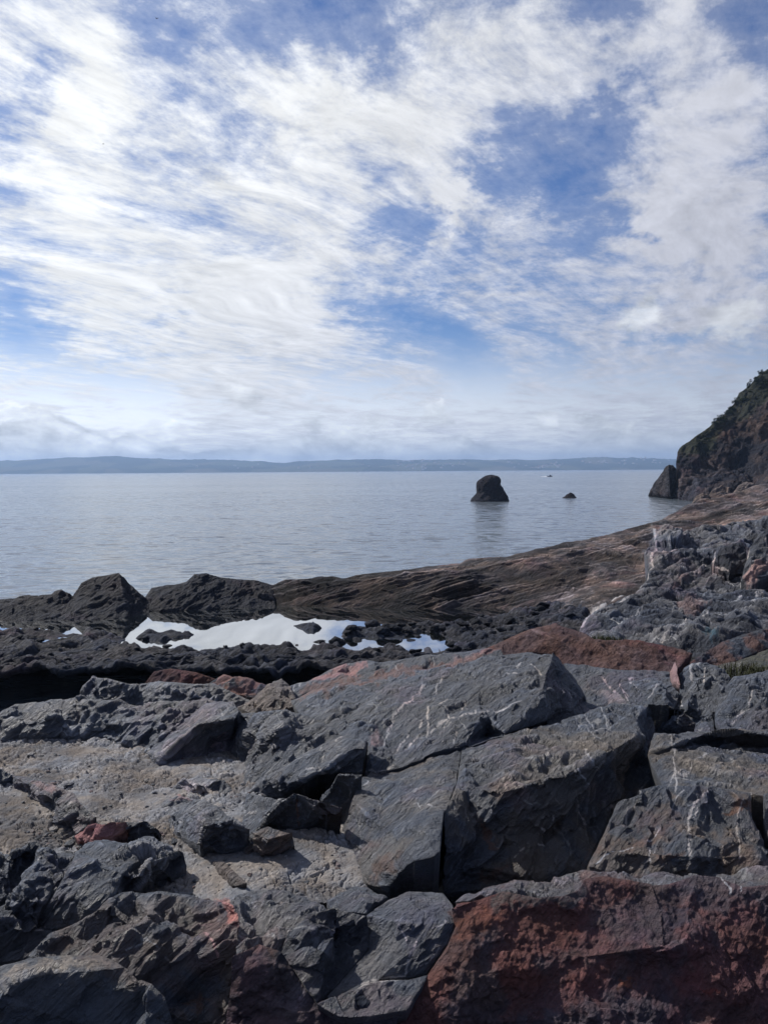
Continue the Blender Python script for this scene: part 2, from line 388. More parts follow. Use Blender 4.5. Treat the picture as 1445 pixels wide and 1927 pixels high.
for pts, w in [([(980, 320), (1000, 270)], 2), ([(900, 380), (940, 350), (985, 300), (1010, 270)], 2), ([(1065, 300), (1110, 215)], 2), ([(800, 500), (850, 430), (930, 360)], 3),
               ([(850, 590), (900, 520), (920, 505)], 3.5), ([(900, 585), (925, 550)], 5), ([(1010, 530), (1030, 470), (1020, 410), (1030, 380)], 5), ([(970, 490), (990, 450)], 3), ([(945, 540), (985, 505)], 3),
               ([(1040, 500), (1080, 460), (1150, 430), (1200, 445), (1240, 430)], 3.2), ([(1110, 470), (1140, 440), (1130, 390)], 3), ([(1250, 425), (1290, 410), (1280, 390)], 3),
               ([(1310, 410), (1390, 405), (1445, 380)], 3), ([(1160, 560), (1180, 510)], 3), ([(690, 690), (700, 660)], 3), ([(640, 730), (700, 715), (800, 700), (840, 660)], 2.2),
               ([(20, 980), (90, 940)], 3), ([(480, 740), (440, 720), (380, 730)], 3.5), ([(560, 540), (530, 560)], 2.5), ([(275, 300), (300, 260)], 2.5), ([(300, 300), (335, 245)], 3.5),
               ([(990, 930), (970, 890)], 2), ([(1050, 920), (1020, 900)], 2), ([(560, 690), (540, 700), (530, 690)], 3), ([(700, 770), (680, 800)], 5), ([(780, 600), (800, 520), (830, 470)], 3), ([(1200, 400), (1225, 340)], 2), ([(460, 690), (475, 640)], 3), ([(1090, 370), (1130, 330)], 2)]:
    vein(6, pts, w)
vein(6, [(300, 900), (310, 960), (325, 1020)], 3, 'rust', .8)
for pts, w in [([(80, 165), (100, 130)], 4), ([(150, 150), (210, 185)], 2), ([(30, 215), (90, 225)], 2), ([(0, 385), (60, 355), (100, 345)], 4), ([(395, 440), (425, 500)], 2), ([(445, 430), (480, 470), (515, 510)], 2.2),
               ([(460, 490), (490, 530), (540, 560)], 4), ([(525, 390), (570, 485)], 2), ([(450, 600), (455, 640), (485, 700), (505, 712)], 5.5), ([(400, 710), (440, 770), (475, 825)], 2.6), ([(435, 850), (430, 920), (450, 1020)], 2.2),
               ([(200, 1020), (230, 1060)], 6), ([(240, 1020), (270, 960)], 2.5), ([(190, 1130), (225, 1130)], 4), ([(920, 550), (925, 620)], 2.5), ([(940, 640), (935, 720), (945, 790), (945, 830)], 5),
               ([(900, 800), (940, 750), (1000, 745)], 2.5), ([(1010, 740), (1060, 690), (1120, 660)], 2.5), ([(755, 815), (710, 880), (665, 940), (650, 1010)], 3), ([(990, 830), (950, 860), (925, 930)], 2.5),
               ([(1110, 840), (1060, 880), (1025, 930), (1010, 1000), (1015, 1080), (1020, 1190)], 8), ([(1060, 930), (1040, 980)], 6), ([(1310, 880), (1285, 950), (1285, 1050), (1290, 1200)], 3.2), ([(800, 1140), (800, 1220)], 5),
               ([(790, 1080), (860, 1020)], 3), ([(850, 1110), (820, 1160)], 3), ([(540, 225), (580, 280), (610, 300)], 3), ([(640, 260), (675, 330)], 2.2), ([(690, 240), (770, 265)], 2.2), ([(765, 330), (830, 275), (865, 260), (890, 280)], 3),
               ([(1100, 170), (1095, 240)], 2.5), ([(1020, 220), (1040, 160), (1090, 135)], 7), ([(950, 320), (955, 355)], 4), ([(1235, 450), (1300, 405), (1335, 400), (1360, 310)], 4), ([(1185, 1290), (1200, 1330), (1245, 1370), (1240, 1395)], 5),
               ([(1290, 1330), (1300, 1380)], 3.5), ([(510, 1230), (560, 1180), (620, 1150), (710, 1125)], 3.2), ([(360, 300), (375, 330)], 2), ([(60, 1200), (110, 1150)], 2.5), ([(1350, 820), (1355, 860)], 2.5)]:
    vein(7, pts, w)
for pts, w in [([(965, 560), (930, 620), (915, 680), (905, 735)], 6), ([(630, 830), (650, 790), (720, 760), (800, 750), (905, 738)], 4.5), ([(880, 470), (905, 545)], 3), ([(320, 720), (400, 690)], 2.2), ([(980, 690), (1040, 660), (1090, 590)], 2.6), ([(1040, 490), (1120, 465)], 4), ([(225, 345), (260, 365)], 2.5)]:
    vein(9, pts, w)
for pts, w in [([(760, 470), (795, 465)], 8), ([(780, 570), (800, 575)], 7), ([(730, 530), (750, 535)], 5), ([(690, 620), (800, 575), (860, 610)], 2.5), ([(180, 490), (240, 480)], 4)]:
    vein(8, pts, w, 'pale', .9)
vein(8, [(1110, 510), (1160, 550), (1190, 630)], 7, (.36, .24, .22), .8); vein(8, [(1040, 460), (1130, 430)], 5, (.28, .2, .19), .6)
for pts, w in [([(830, 290), (835, 380), (800, 440), (830, 520), (780, 580)], 5), ([(1150, 490), (1160, 430)], 4), ([(1165, 490), (1230, 500), (1240, 460)], 6), ([(1345, 360), (1330, 440)], 4), ([(430, 800), (500, 740), (560, 715)], 9),
               ([(600, 700), (720, 660)], 4), ([(850, 890), (1000, 800), (1150, 750)], 4), ([(1040, 530), (1100, 470)], 4), ([(1420, 340), (1440, 390)], 3), ([(870, 400), (940, 390)], 3), ([(900, 340), (960, 390)], 2), ([(1180, 760), (1260, 730)], 4), ([(1380, 640), (1445, 620)], 4), ([(1200, 680), (1300, 650)], 3), ([(640, 780), (760, 740)], 4), ([(1040, 500), (1045, 530)], 5), ([(1350, 690), (1440, 660)], 4)]:
    vein(3, pts, w, 'white', .7)
for i in range(46):      # short pale lines on the wedge slab and around the mud basin
    x, y = random.uniform(120, 1240), random.uniform(20, 420); a = random.uniform(-1.1, 0.2); L = random.uniform(20, 70)
    vein(5, [(x, y), (x + L * math.cos(a) * .5 + 4, y + L * math.sin(a) * .5 - 5), (x + L * math.cos(a), y + L * math.sin(a))], random.uniform(1.0, 2.2), 'pale', .75)

def seg_dist(P, A, B):
    ab = B - A; t = np.clip(((P - A) @ ab) / max(ab @ ab, 1e-9), 0, 1)
    return np.linalg.norm(P - A - t[:, None] * ab, axis=1)
def in_poly(P, poly):
    r = np.zeros(len(P), bool); n = len(poly)
    for i in range(n):
        x1, y1 = poly[i]; x2, y2 = poly[(i + 1) % n]
        if y1 == y2: continue
        c = ((y1 > P[:, 1]) != (y2 > P[:, 1])) & (P[:, 0] < (x2 - x1) * (P[:, 1] - y1) / (y2 - y1) + x1)
        r ^= c
    return r
def paint(px, W3, tint):
    lo = px.min(0) - 20; hi = px.max(0) + 20
    jit = None
    for typ, pts, w, c, k in PAINT:
        pad = w * 4 + 14
        if (pts.max(0) + pad < lo).any() or (pts.min(0) - pad > hi).any(): continue
        sel = np.where(((px > pts.min(0) - pad) & (px < pts.max(0) + pad)).all(1))[0]
        if len(sel) == 0: continue
        if jit is None:
            pj = np.stack([px[:, 0], px[:, 1], np.zeros(len(px))], 1)
            jit = np.stack([fbm(pj / 26, 4, .6), fbm(pj / 26 + 50, 4, .6)], 1); nz = fbm(pj / 7 + 90, 3, .6)
        q = px[sel] + jit[sel] * (2.0 if typ == 'l' else 9.0 + w * .5)
        if typ == 'l':
            d = np.full(len(sel), 1e9)
            for i in range(len(pts) - 1): d = np.minimum(d, seg_dist(q, pts[i], pts[i + 1]))
            ww = w * .26 * (1.0 + 1.0 * nz[sel])
            f = k * (1 - smooth(d, ww - .3, ww + 1.3)) * smooth(nz[sel], -.55, -.1)
        else:
            d = np.full(len(sel), 1e9)
            for i in range(len(pts)): d = np.minimum(d, seg_dist(q, pts[i], pts[(i + 1) % len(pts)]))
            d = np.where(in_poly(q, pts), d, -d)
            f = k * smooth(d, -w * .5, w * .8) * (0.75 + .5 * smooth(nz[sel], -.4, .5)).clip(0, 1)
        f = f.clip(0, 1)[:, None]
        tint[sel] = tint[sel] * (1 - f) + np.array(c) * f

# ------------------------------------------------------------------ rocks from measured outlines
def refine(V, T, s, WK=0.42):
    for it in range(16):
        px = project(V)
        E = np.concatenate([T[:, [0, 1]], T[:, [1, 2]], T[:, [2, 0]]]); E.sort(1)
        key = E[:, 0].astype(np.int64) * (len(V) + 1) + E[:, 1]
        uq, first, inv = np.unique(key, return_index=True, return_inverse=True)
        U = E[first]
        ln = np.linalg.norm(px[U[:, 0]] - px[U[:, 1]], axis=1)
        mid = (px[U[:, 0]] + px[U[:, 1]]) / 2
        wl = np.linalg.norm(V[U[:, 0]] - V[U[:, 1]], axis=1) / (np.linalg.norm(V[U[:, 0]] - CAMP, axis=1) / F)
        off = np.maximum(np.maximum(-mid[:, 0], mid[:, 0] - PW), mid[:, 1] - PH)
        ln = np.maximum(ln, wl * WK) / (1 + 5 * np.clip((off - 12) / 30, 0, 1))
        mk = ln > s
        if not mk.any(): break
        idx = np.full(len(U), -1); idx[mk] = len(V) + np.arange(mk.sum())
        V = np.concatenate([V, (V[U[mk, 0]] + V[U[mk, 1]]) / 2])
        m = idx[inv].reshape(3, -1).T
        L = ln[inv].reshape(3, -1).T
        # rotate so that edge 0 is the longest
        r = L.argmax(1); rows = np.arange(len(T))
        T = np.stack([T[rows, (r + k) % 3] for k in range(3)], 1); m = np.stack([m[rows, (r + k) % 3] for k in range(3)], 1)
        a, b, c = T.T; p, q, w = m.T
        k0 = p < 0; k1 = (p >= 0) & (q < 0) & (w < 0); k2 = (p >= 0) & (q >= 0) & (w < 0); k3 = (p >= 0) & (q < 0) & (w >= 0); k4 = (p >= 0) & (q >= 0) & (w >= 0)
        S = lambda k, *z: np.stack([y[k] for y in z], 1)
        T = np.concatenate([T[k0], S(k1, a, p, c), S(k1, p, b, c), S(k2, p, b, q), S(k2, p, q, c), S(k2, a, p, c),
                            S(k3, a, p, w), S(k3, p, b, c), S(k3, p, c, w), S(k4, a, p, w), S(k4, p, b, q), S(k4, w, q, c), S(k4, p, q, w)])
    return V, T

def vnorm(V, T):
    n = np.cross(V[T[:, 1]] - V[T[:, 0]], V[T[:, 2]] - V[T[:, 0]])
    N = np.zeros_like(V)
    for k in range(3):
        for ax in range(3): N[:, ax] += np.bincount(T[:, k], n[:, ax], len(V))
    return N / np.maximum(np.linalg.norm(N, axis=1), 1e-12)[:, None]

def rock_disp(P, sc_, terr=1.0):
    q = (P @ BED) / sc_
    qa = q * np.array([0.55, 1.0, 1.5])
    qa = qa + 0.09 * np.stack([perlin(P / sc_ * 1.3), perlin(P / sc_ * 1.3 + 31), perlin(P / sc_ * 1.3 + 57)], 1)
    h = 0.115 * facet(qa / 0.62, 1) + 0.056 * facet(qa / 0.21, 2) + 0.030 * facet(qa / 0.085, 3)
    h += 0.055 * fbm(P / sc_ / 0.8, 5, .5)
    # bedding scarps: plates that rise gently and break off
    uu = q[:, 1] / 0.36 + 1.1 * fbm(P / sc_ / 1.9 + 9, 3, .42) + 0.6 * q[:, 0] * 0.15
    fr = uu - np.floor(uu)
    saw = fr * (1 - smooth(fr, 0.66, 1.0)) * 1.25
    h += terr * 0.024 * saw * smooth(fbm(P / sc_ / 1.4 + 40, 2), -.35, .25)
    return h * sc_

def rock(name, label, poly, inner=(), brk=(), tint='slate', mat=None, amp=1.0, scl=1.0, terr=1.0, edge=0.018, s=2.2, skirt=0.7, wk=0.42, mix=None, cat='rock', group=None, kind=None, disp=None, wear=0.8, band=None):
    pts = list(poly); edges = []
    for b in brk:
        i0 = len(pts); pts += list(b); edges += [(i0 + i, i0 + i + 1) for i in range(len(b) - 1)]
    pts += list(inner)
    xy = [Vector((p[0], -p[1])) for p in pts]
    vs, es, fs, ov, oe, of = delaunay_2d_cdt(xy, edges, [list(range(len(poly)))], 1, 0.01)
    V = []
    for v, o in zip(vs, ov):
        if o: d = pts[o[0]]; V.append(pt(v.x, -v.y, d[2]))
        else:
            dd = sorted((math.hypot(v.x - p[0], -v.y - p[1]), i) for i, p in enumerate(pts))[:2]
            q = [pt(pts[i][0], pts[i][1], pts[i][2])[1] for _, i in dd]
            w = [1 / (a + .1) for a, _ in dd]; V.append(pt(v.x, -v.y, (q[0] * w[0] + q[1] * w[1]) / sum(w)))
    V = np.array(V); T = np.array(fs)
    V, T = refine(V, T, s, wk)
    n = np.cross(V[T[:, 1]] - V[T[:, 0]], V[T[:, 2]] - V[T[:, 0]])
    flip = ((CAMP - V[T[:, 0]]) * n).sum(1) < 0
    T[flip] = T[flip][:, ::-1]
    N = vnorm(V, T); px = project(V)
    # distance to the outline, to round the edges off
    dist = np.full(len(V), 1e9)
    op = np.array([(p[0], p[1]) for p in poly], float)
    for i in range(len(op)): dist = np.minimum(dist, seg_dist(px, op[i], op[(i + 1) % len(op)]))
    mpp = np.linalg.norm(V - CAMP, axis=1) / F
    h = amp * (rock_disp(V, scl, terr) if disp is None else disp(V))
    fade = smooth(dist * mpp, -0.02 * scl, 0.10 * scl)
    h = h * (0.35 + 0.65 * fade) - edge * np.exp(-dist * mpp / (edge * 1.5 + 1e-6))
    tc = np.tile(np.array(TINT[tint] if isinstance(tint, str) else tint), (len(V), 1))
    if mix:
        f = smooth(fbm(V / (mix[1] * scl) + 3.3, 5, .6), -.28, .28)[:, None]
        tc = tc * (1 - f) + np.array(TINT[mix[0]] if isinstance(mix[0], str) else mix[0]) * f
    V2 = V + N * h[:, None]
    if band is not None: tc = tc * band(V)
    # convex edges painted paler to imitate their highlights
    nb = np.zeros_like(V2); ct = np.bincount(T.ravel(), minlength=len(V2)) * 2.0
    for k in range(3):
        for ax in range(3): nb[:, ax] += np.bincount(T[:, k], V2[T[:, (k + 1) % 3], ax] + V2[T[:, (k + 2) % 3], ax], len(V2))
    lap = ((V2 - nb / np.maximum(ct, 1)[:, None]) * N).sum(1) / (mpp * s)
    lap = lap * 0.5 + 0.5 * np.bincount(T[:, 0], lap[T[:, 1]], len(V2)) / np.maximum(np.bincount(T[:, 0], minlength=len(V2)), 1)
    edge_light_f = np.clip(lap * 3.0 - .10, 0, 1.0)[:, None] * wear
    tc = tc * (1 + 1.3 * edge_light_f) + .03 * edge_light_f
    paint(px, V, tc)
    # sides: down and away behind the visible face, then closed
    E = np.concatenate([T[:, [0, 1]], T[:, [1, 2]], T[:, [2, 0]]])
    key = np.minimum(E[:, 0], E[:, 1]).astype(np.int64) * (len(V) + 1) + np.maximum(E[:, 0], E[:, 1])
    _, inv, cnt = np.unique(key, return_inverse=True, return_counts=True)
    B = E[cnt[inv] == 1]
    bv = np.unique(B); mp = np.full(len(V), -1); mp[bv] = len(V) + np.arange(len(bv))
    away = (V2[bv] - CAMP); away[:, 2] = 0; away /= np.linalg.norm(away, axis=1)[:, None]
    cen = V2.mean(0)
    sk = V2[bv] + (away * 0.55 + np.array([0, 0, -0.85])) * skirt + (cen - V2[bv]) * 0.08
    V3 = np.concatenate([V2, sk, sk.mean(0)[None]])
    T3 = np.concatenate([T, np.stack([B[:, 1], B[:, 0], mp[B[:, 0]]], 1), np.stack([B[:, 1], mp[B[:, 0]], mp[B[:, 1]]], 1),
                         np.stack([mp[B[:, 1]], mp[B[:, 0]], np.full(len(B), len(V3) - 1)], 1)])
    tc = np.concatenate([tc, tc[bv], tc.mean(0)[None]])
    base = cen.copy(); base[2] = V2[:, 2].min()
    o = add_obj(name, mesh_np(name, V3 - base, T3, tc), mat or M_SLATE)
    o.location = base
    if kind: tag(o, None, None, None, kind)
    else: tag(o, label, cat, group)
    o['_px'] = 0; del o['_px']
    return o, V2, px

# ================================================================== SETTING
# ------------------------------------------------------------------ sea
def water_mat(name, base, rough, waves, still=False):
    m = bpy.data.materials.new(name); m.use_nodes = True
    t = m.node_tree; N = NT(t); b = t.nodes['Principled BSDF']
    b.inputs['Base Color'].default_value = (*base, 1); b.inputs['IOR'].default_value = 2.2
    b.inputs['Specular IOR Level'].default_value = 0.5
    pos = N.node('ShaderNodeNewGeometry').outputs['Position']
    if still:
        h = N.noise(N.v('MULTIPLY', pos, (1, 1.6, 1)), 1.1, 3, 0.5)
        b.inputs['Roughness'].default_value = rough; b.inputs['IOR'].default_value = 1.5
        gl = N.node('ShaderNodeBsdfGlossy'); gl.inputs['Roughness'].default_value = rough; gl.inputs['Color'].default_value = (.86, .88, .90, 1)
        lw = N.node('ShaderNodeLayerWeight'); lw.inputs['Blend'].default_value = 0.5
        mx = N.node('ShaderNodeMixShader'); N.set(mx.inputs[0], N.mr(lw.outputs['Facing'], 0.55, 0.85, 0.0, 0.72))
        t.links.new(b.outputs[0], mx.inputs[1]); t.links.new(gl.outputs[0], mx.inputs[2]); t.links.new(mx.outputs[0], t.nodes['Material Output'].inputs[0])
        bp = N.node('ShaderNodeBump'); bp.inputs['Strength'].default_value = 0.12; bp.inputs['Distance'].default_value = 0.01
    else:
        x, y, z = N.sep(pos)
        w = N.v('SCALE', N.v('SUBTRACT', N.noise(pos, 0.06, 3, out=1), (0.5, 0.5, 0.5)), 5.0)
        p1 = N.v('ADD', N.comb(N.m('MULTIPLY', x, 0.42), y, 0.0), w)
        n1 = N.v('SUBTRACT', N.noise(p1, 0.95, 4, 0.62, 0.3, out=1), (0.5, 0.5, 0.5))
        n2 = N.v('SUBTRACT', N.noise(N.comb(N.m('MULTIPLY', x, 0.3), y, 3.0), 0.075, 3, 0.6, out=1), (0.5, 0.5, 0.5))
        lane = N.noise(N.comb(N.m('MULTIPLY', x, 0.0030), N.m('MULTIPLY', y, 0.016), 0.0), 1.0, 5, 0.62, 0.5)
        amt = N.mr(lane, 0.34, 0.66, 0.60, 1.15)
        sl = N.v('ADD', N.v('MULTIPLY', n1, (0.75, 1.75, 0)), N.v('MULTIPLY', n2, (0.10, 0.22, 0)))
        sl = N.v('SCALE', sl, N.m('MULTIPLY', amt, waves))
        nn = N.v('NORMALIZE', N.v('ADD', N.v('MULTIPLY', sl, (1, 1, 0)), (0, 0, 1)))
        b.inputs['Roughness'].default_value = rough
        t.links.new(nn, b.inputs['Normal']); return m
    t.links.new(h, bp.inputs['Height']); t.links.new(bp.outputs[0], b.inputs['Normal'])
    return m
M_SEA = water_mat('sea_water', (0.090, 0.108, 0.125), 0.15, 1.1)
M_POOL = water_mat('pool_water', (0.008, 0.010, 0.010), 0.02, 0, True)
# fan of rings reaching the far shore
rr = np.concatenate([np.linspace(0, 60, 13), np.geomspace(70, 11500, 60)])
aa = np.linspace(-math.pi, math.pi, 121)
X = rr[:, None] * np.sin(aa)[None]; Y = rr[:, None] * np.cos(aa)[None]
def grid_tris(nr, nc):
    i = (np.arange(nr - 1)[:, None] * nc + np.arange(nc - 1)[None]).ravel()
    return np.concatenate([np.stack([i, i + 1, i + nc + 1], 1), np.stack([i, i + nc + 1, i + nc], 1)])
o = add_obj('sea', mesh_np('sea', np.stack([X.ravel(), Y.ravel(), np.zeros(X.size)], 1), grid_tris(len(rr), len(aa))[:, ::-1]), M_SEA)
tag(o, kind='structure')

# ------------------------------------------------------------------ far shore
sky_pts = [(-500, 866), (-200, 868), (0, 867), (60, 866), (110, 862), (160, 861), (200, 859), (270, 862), (330, 866), (380, 865), (430, 866), (500, 870), (535, 873), (580, 867), (640, 866),
           (715, 864), (760, 866), (880, 865), (950, 866), (1010, 866), (1080, 862), (1120, 861), (1180, 863), (1230, 862), (1275, 866), (1400, 866), (1600, 866), (2000, 868)]
cols = 900
cx = np.linspace(-480, 1980, cols)
top = np.interp(cx, [p[0] for p in sky_pts], [p[1] for p in sky_pts])
rows = 34
HV = np.zeros((rows, cols, 3))
crest = np.array([pt(x, y, 7000.0) for x, y in zip(cx, top)])
nz = fbm(np.stack([cx / 90, cx * 0, cx * 0 + 2], 1), 5, .6)
for r in range(rows):
    t = r / (rows - 1); d = 5750 + 1250 * t + 0 * cx
    k = d / 7000.0
    HV[r, :, 0] = crest[:, 0] * k; HV[r, :, 1] = d
    prof = np.interp(t, [0, .04, .12, .5, .8, 1], [-.02, .16, .24, .52, .84, 1.0])
    HV[r, :, 2] = crest[:, 2] * prof
fl = HV.reshape(-1, 3)
bumpy = fbm(fl / np.array([260, 330, 1e9]), 4, .6) * 14 + np.abs(fbm(fl / np.array([45, 60, 1e9]) + 7, 3, .6)) * 11 * smooth(fbm(fl / np.array([500, 420, 1e9]) + 70, 2), -.3, .1)
tt = np.repeat(np.linspace(0, 1, rows), cols)
fl[:, 2] += bumpy * smooth(tt, 0.0, .15) * np.where(tt > .97, .45, 1.0)
fl[tt == 0, 2] = -3
back = HV[-1].copy(); back[:, 1] += 900; back[:, 2] -= 60
fl = np.concatenate([fl, back])
m_far = bpy.data.materials.new('far_hillside'); m_far.use_nodes = True
N = NT(m_far.node_tree); b = m_far.node_tree.nodes['Principled BSDF']; b.inputs['Roughness'].default_value = 1.0; b.inputs['Specular IOR Level'].default_value = 0.0
pos = N.node('ShaderNodeNewGeometry').outputs['Position']
vr = N.node('ShaderNodeTexVoronoi'); N.set(vr.inputs['Vector'], N.v('MULTIPLY', N.v('ADD', pos, N.v('SCALE', N.noise(pos, 0.004, 2, out=1), 120)), (0.0042, 0.0026, 0.0))); vr.inputs['Scale'].default_value = 1.0
fieldsel = N.mr(N.sep(vr.outputs['Color'])[0], 0.60, 0.64)
wood = N.mix(N.noise(pos, 0.02, 4), (0.012, 0.020, 0.012), (0.034, 0.042, 0.024))
fld = N.mix(N.sep(vr.outputs['Color'])[1], (0.060, 0.070, 0.034), (0.090, 0.080, 0.050))
m_far.node_tree.links.new(N.mix(fieldsel, wood, fld), b.inputs['Base Color'])
o = add_obj('far_hills', mesh_np('far_hills', fl, grid_tris(rows + 1, cols)), m_far); tag(o, kind='structure')

# ------------------------------------------------------------------ bed of rock under everything near
gx, gy = np.meshgrid(np.linspace(-26, 26, 105), np.linspace(-6, 30, 90))
gp = np.stack([gx.ravel(), gy.ravel(), gx.ravel() * 0], 1)
gz = EYE - 4.3 + 0.25 * fbm(gp / 1.5, 4)
gz += smooth(gp[:, 1], 2.5, -1.0) * 2.2
gz -= smooth(gp[:, 1], 12.0, 14.5) * 4.6 + smooth(gp[:, 1], 24, 28) * 3
gp[:, 2] = gz
tb = np.tile(np.array(TINT['slated']), (len(gp), 1))
o = add_obj('bedrock_ground', mesh_np('bedrock_ground', gp, grid_tris(90, 105), tb), M_SLATE); tag(o, kind='structure')

# ------------------------------------------------------------------ tidal platform with pools
ZP = 1.2
def on_level(px, py, z=ZP): return pt(px, py, -(EYE - z))
pools_px = [  # outlines of open water on the platform (photo pixels, projected to the pool level)
    [(-200, 1150), (60, 1150), (280, 1132), (520, 1120), (820, 1128), (1000, 1136), (1010, 1150), (905, 1166), (850, 1172), (790, 1176), (740, 1180), (690, 1182), (650, 1186), (628, 1200), (612, 1221), (580, 1219), (554, 1212), (520, 1218), (485, 1221), (440, 1220), (412, 1217),
     (391, 1224), (340, 1222), (290, 1221), (239, 1221), (242, 1206), (236, 1196), (170, 1191), (100, 1190), (20, 1185), (-200, 1182)],
    [(648, 1222), (652, 1203), (675, 1199), (700, 1203), (745, 1206), (752, 1212), (716, 1216), (700, 1222)],
    [(762, 1217), (775, 1196), (800, 1191), (822, 1195), (846, 1211), (830, 1220), (805, 1227), (780, 1224)],
    [(571, 1244), (590, 1241), (607, 1247), (603, 1252), (580, 1249)],
    [(68, 1206), (84, 1203), (82, 1210)], [(120, 1200), (136, 1202), (128, 1206)], [(190, 1207), (206, 1209), (196, 1212)],
    [(480, 1240), (508, 1244), (498, 1250)],
]
isl_px = [[(246, 1203), (262, 1192), (300, 1189), (330, 1187), (384, 1193), (350, 1202), (300, 1209), (262, 1207)],
          [(543, 1178), (570, 1172), (600, 1175), (618, 1183), (590, 1190), (560, 1187)], [(431, 1188), (440, 1185.5), (464, 1189), (440, 1191)], [(585, 1210), (597, 1204), (616, 1207), (610, 1214), (590, 1214)]]
xs = np.arange(-26, 22.01, 0.085); ys = np.concatenate([np.arange(23.2, 34, 0.075), np.arange(34, 45, 0.14)])
gx, gy = np.meshgrid(xs, ys)
P2 = np.stack([gx.ravel(), gy.ravel()], 1); P3 = np.stack([gx.ravel(), gy.ravel(), gx.ravel() * 0], 1)
wob = np.stack([fbm(P3 / 0.9, 4, .6), fbm(P3 / 0.9 + 20, 4, .6)], 1) * np.array([0.30, 0.42])
sd = np.full(len(P2), -9.0)
def sdf(P, poly):
    d = np.full(len(P), 1e9)
    for i in range(len(poly)): d = np.minimum(d, seg_dist(P, poly[i], poly[(i + 1) % len(poly)]))
    return np.where(in_poly(P, poly), d, -d)
for i, pl_ in enumerate(pools_px):
    w = np.array([on_level(*q)[:2] for q in pl_]); sd = np.maximum(sd, sdf(P2 + wob * (1 if i == 0 else .5), w))
for pl_ in isl_px:
    w = np.array([on_level(*q)[:2] for q in pl_]); sd = np.minimum(sd, -sdf(P2 + wob * .35, w) )
rough_ = rock_disp(P3 * np.array([1, .8, 1]) + np.array([0, 0, 3.0]), 2.0, 1.0)
rise = smooth(P2[:, 0], 3.0, 10.0) * 0.35 + smooth(P2[:, 1], 27.5, 24.5) * 0.18
lumps = 0.16 * np.clip(facet(P3 / np.array([1.5, 1.1, 1.0]) + wob.repeat([1, 2], 1) * .3, 5), -1, 1) + 0.10 * facet(P3 / 0.45, 6) + 0.05 * facet(P3 / np.array([.24, .2, 1]), 7)
land = smooth(sd, 0.10, -0.55)
z = np.where(True, ZP - 0.22 + 0.05 * fbm(P3 / .7, 3), 0) * (1 - land) + land * (ZP + 0.16 + rise + 0.9 * rough_ + 1.0 * lumps * smooth(sd, 0, -1.0))
z = np.where(land > .5, np.maximum(z, ZP + .03), z)
thr = np.interp(P2[:, 0], [-8, -4], [37.3, 39.0])
z = z - 5.0 * smooth(P2[:, 1] + .5 * wob[:, 0], thr, thr + 2.2)     # falls away to the sea behind the ridge
PV = np.stack([gx.ravel(), gy.ravel(), z], 1)
# ragged front edge
edge_w = 0.9 * fbm(np.stack([xs / 1.6, xs * 0, xs * 0], 1), 4, .6)
nr, nc = len(ys), len(xs)
PVg = PV.reshape(nr, nc, 3)
PVg[:, :, 1] += (edge_w[None] * .6 + 1.9) * smooth(PVg[:, :, 1], 27.0, 23.2)
lips = []
for (dy, dzv) in [(-.02, -.10), (.10, -.22), (.5, -.32), (1.6, -.38), (3.8, -.45), (5.2, -1.4), (5.4, -3.4)]:
    L = PVg[0].copy(); L[:, 1] += dy + 0.12 * perlin(np.stack([xs * 2, xs * 0 + dy * 9, xs * 0], 1)); L[:, 2] += dzv + .08 * perlin(np.stack([xs * 2.5, xs * 0 + dy * 5, xs * 0 + 4], 1)); lips.append(L)
allr = np.concatenate([np.array(lips[::-1]), PVg], 0)
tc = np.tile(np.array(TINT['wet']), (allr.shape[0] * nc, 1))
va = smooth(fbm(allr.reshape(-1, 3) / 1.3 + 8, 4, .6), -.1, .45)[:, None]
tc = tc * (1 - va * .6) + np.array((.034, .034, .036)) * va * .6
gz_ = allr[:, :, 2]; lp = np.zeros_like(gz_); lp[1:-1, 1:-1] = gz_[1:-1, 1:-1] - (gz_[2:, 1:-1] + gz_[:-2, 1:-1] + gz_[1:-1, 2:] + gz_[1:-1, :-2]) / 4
tc = tc * (1 + 2.2 * np.clip(lp.ravel() / .03 - .1, 0, 1))[:, None]  # raised edges painted paler, imitating highlights
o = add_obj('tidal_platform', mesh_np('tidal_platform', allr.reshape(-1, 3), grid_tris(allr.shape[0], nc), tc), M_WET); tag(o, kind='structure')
# the still water
pw = np.array([(-30, 25.4), (16, 25.4), (16, 38.4), (0, 38.6), (-6, 38.9), (-9, 38.0), (-13, 37.0), (-30, 36.6)])
o = add_obj('rock_pool_water', mesh_np('rock_pool_water', np.array([(x, y, ZP) for x, y in pw]), np.array([[0, k, k + 1] for k in range(1, 7)])), M_POOL); tag(o, kind='structure')

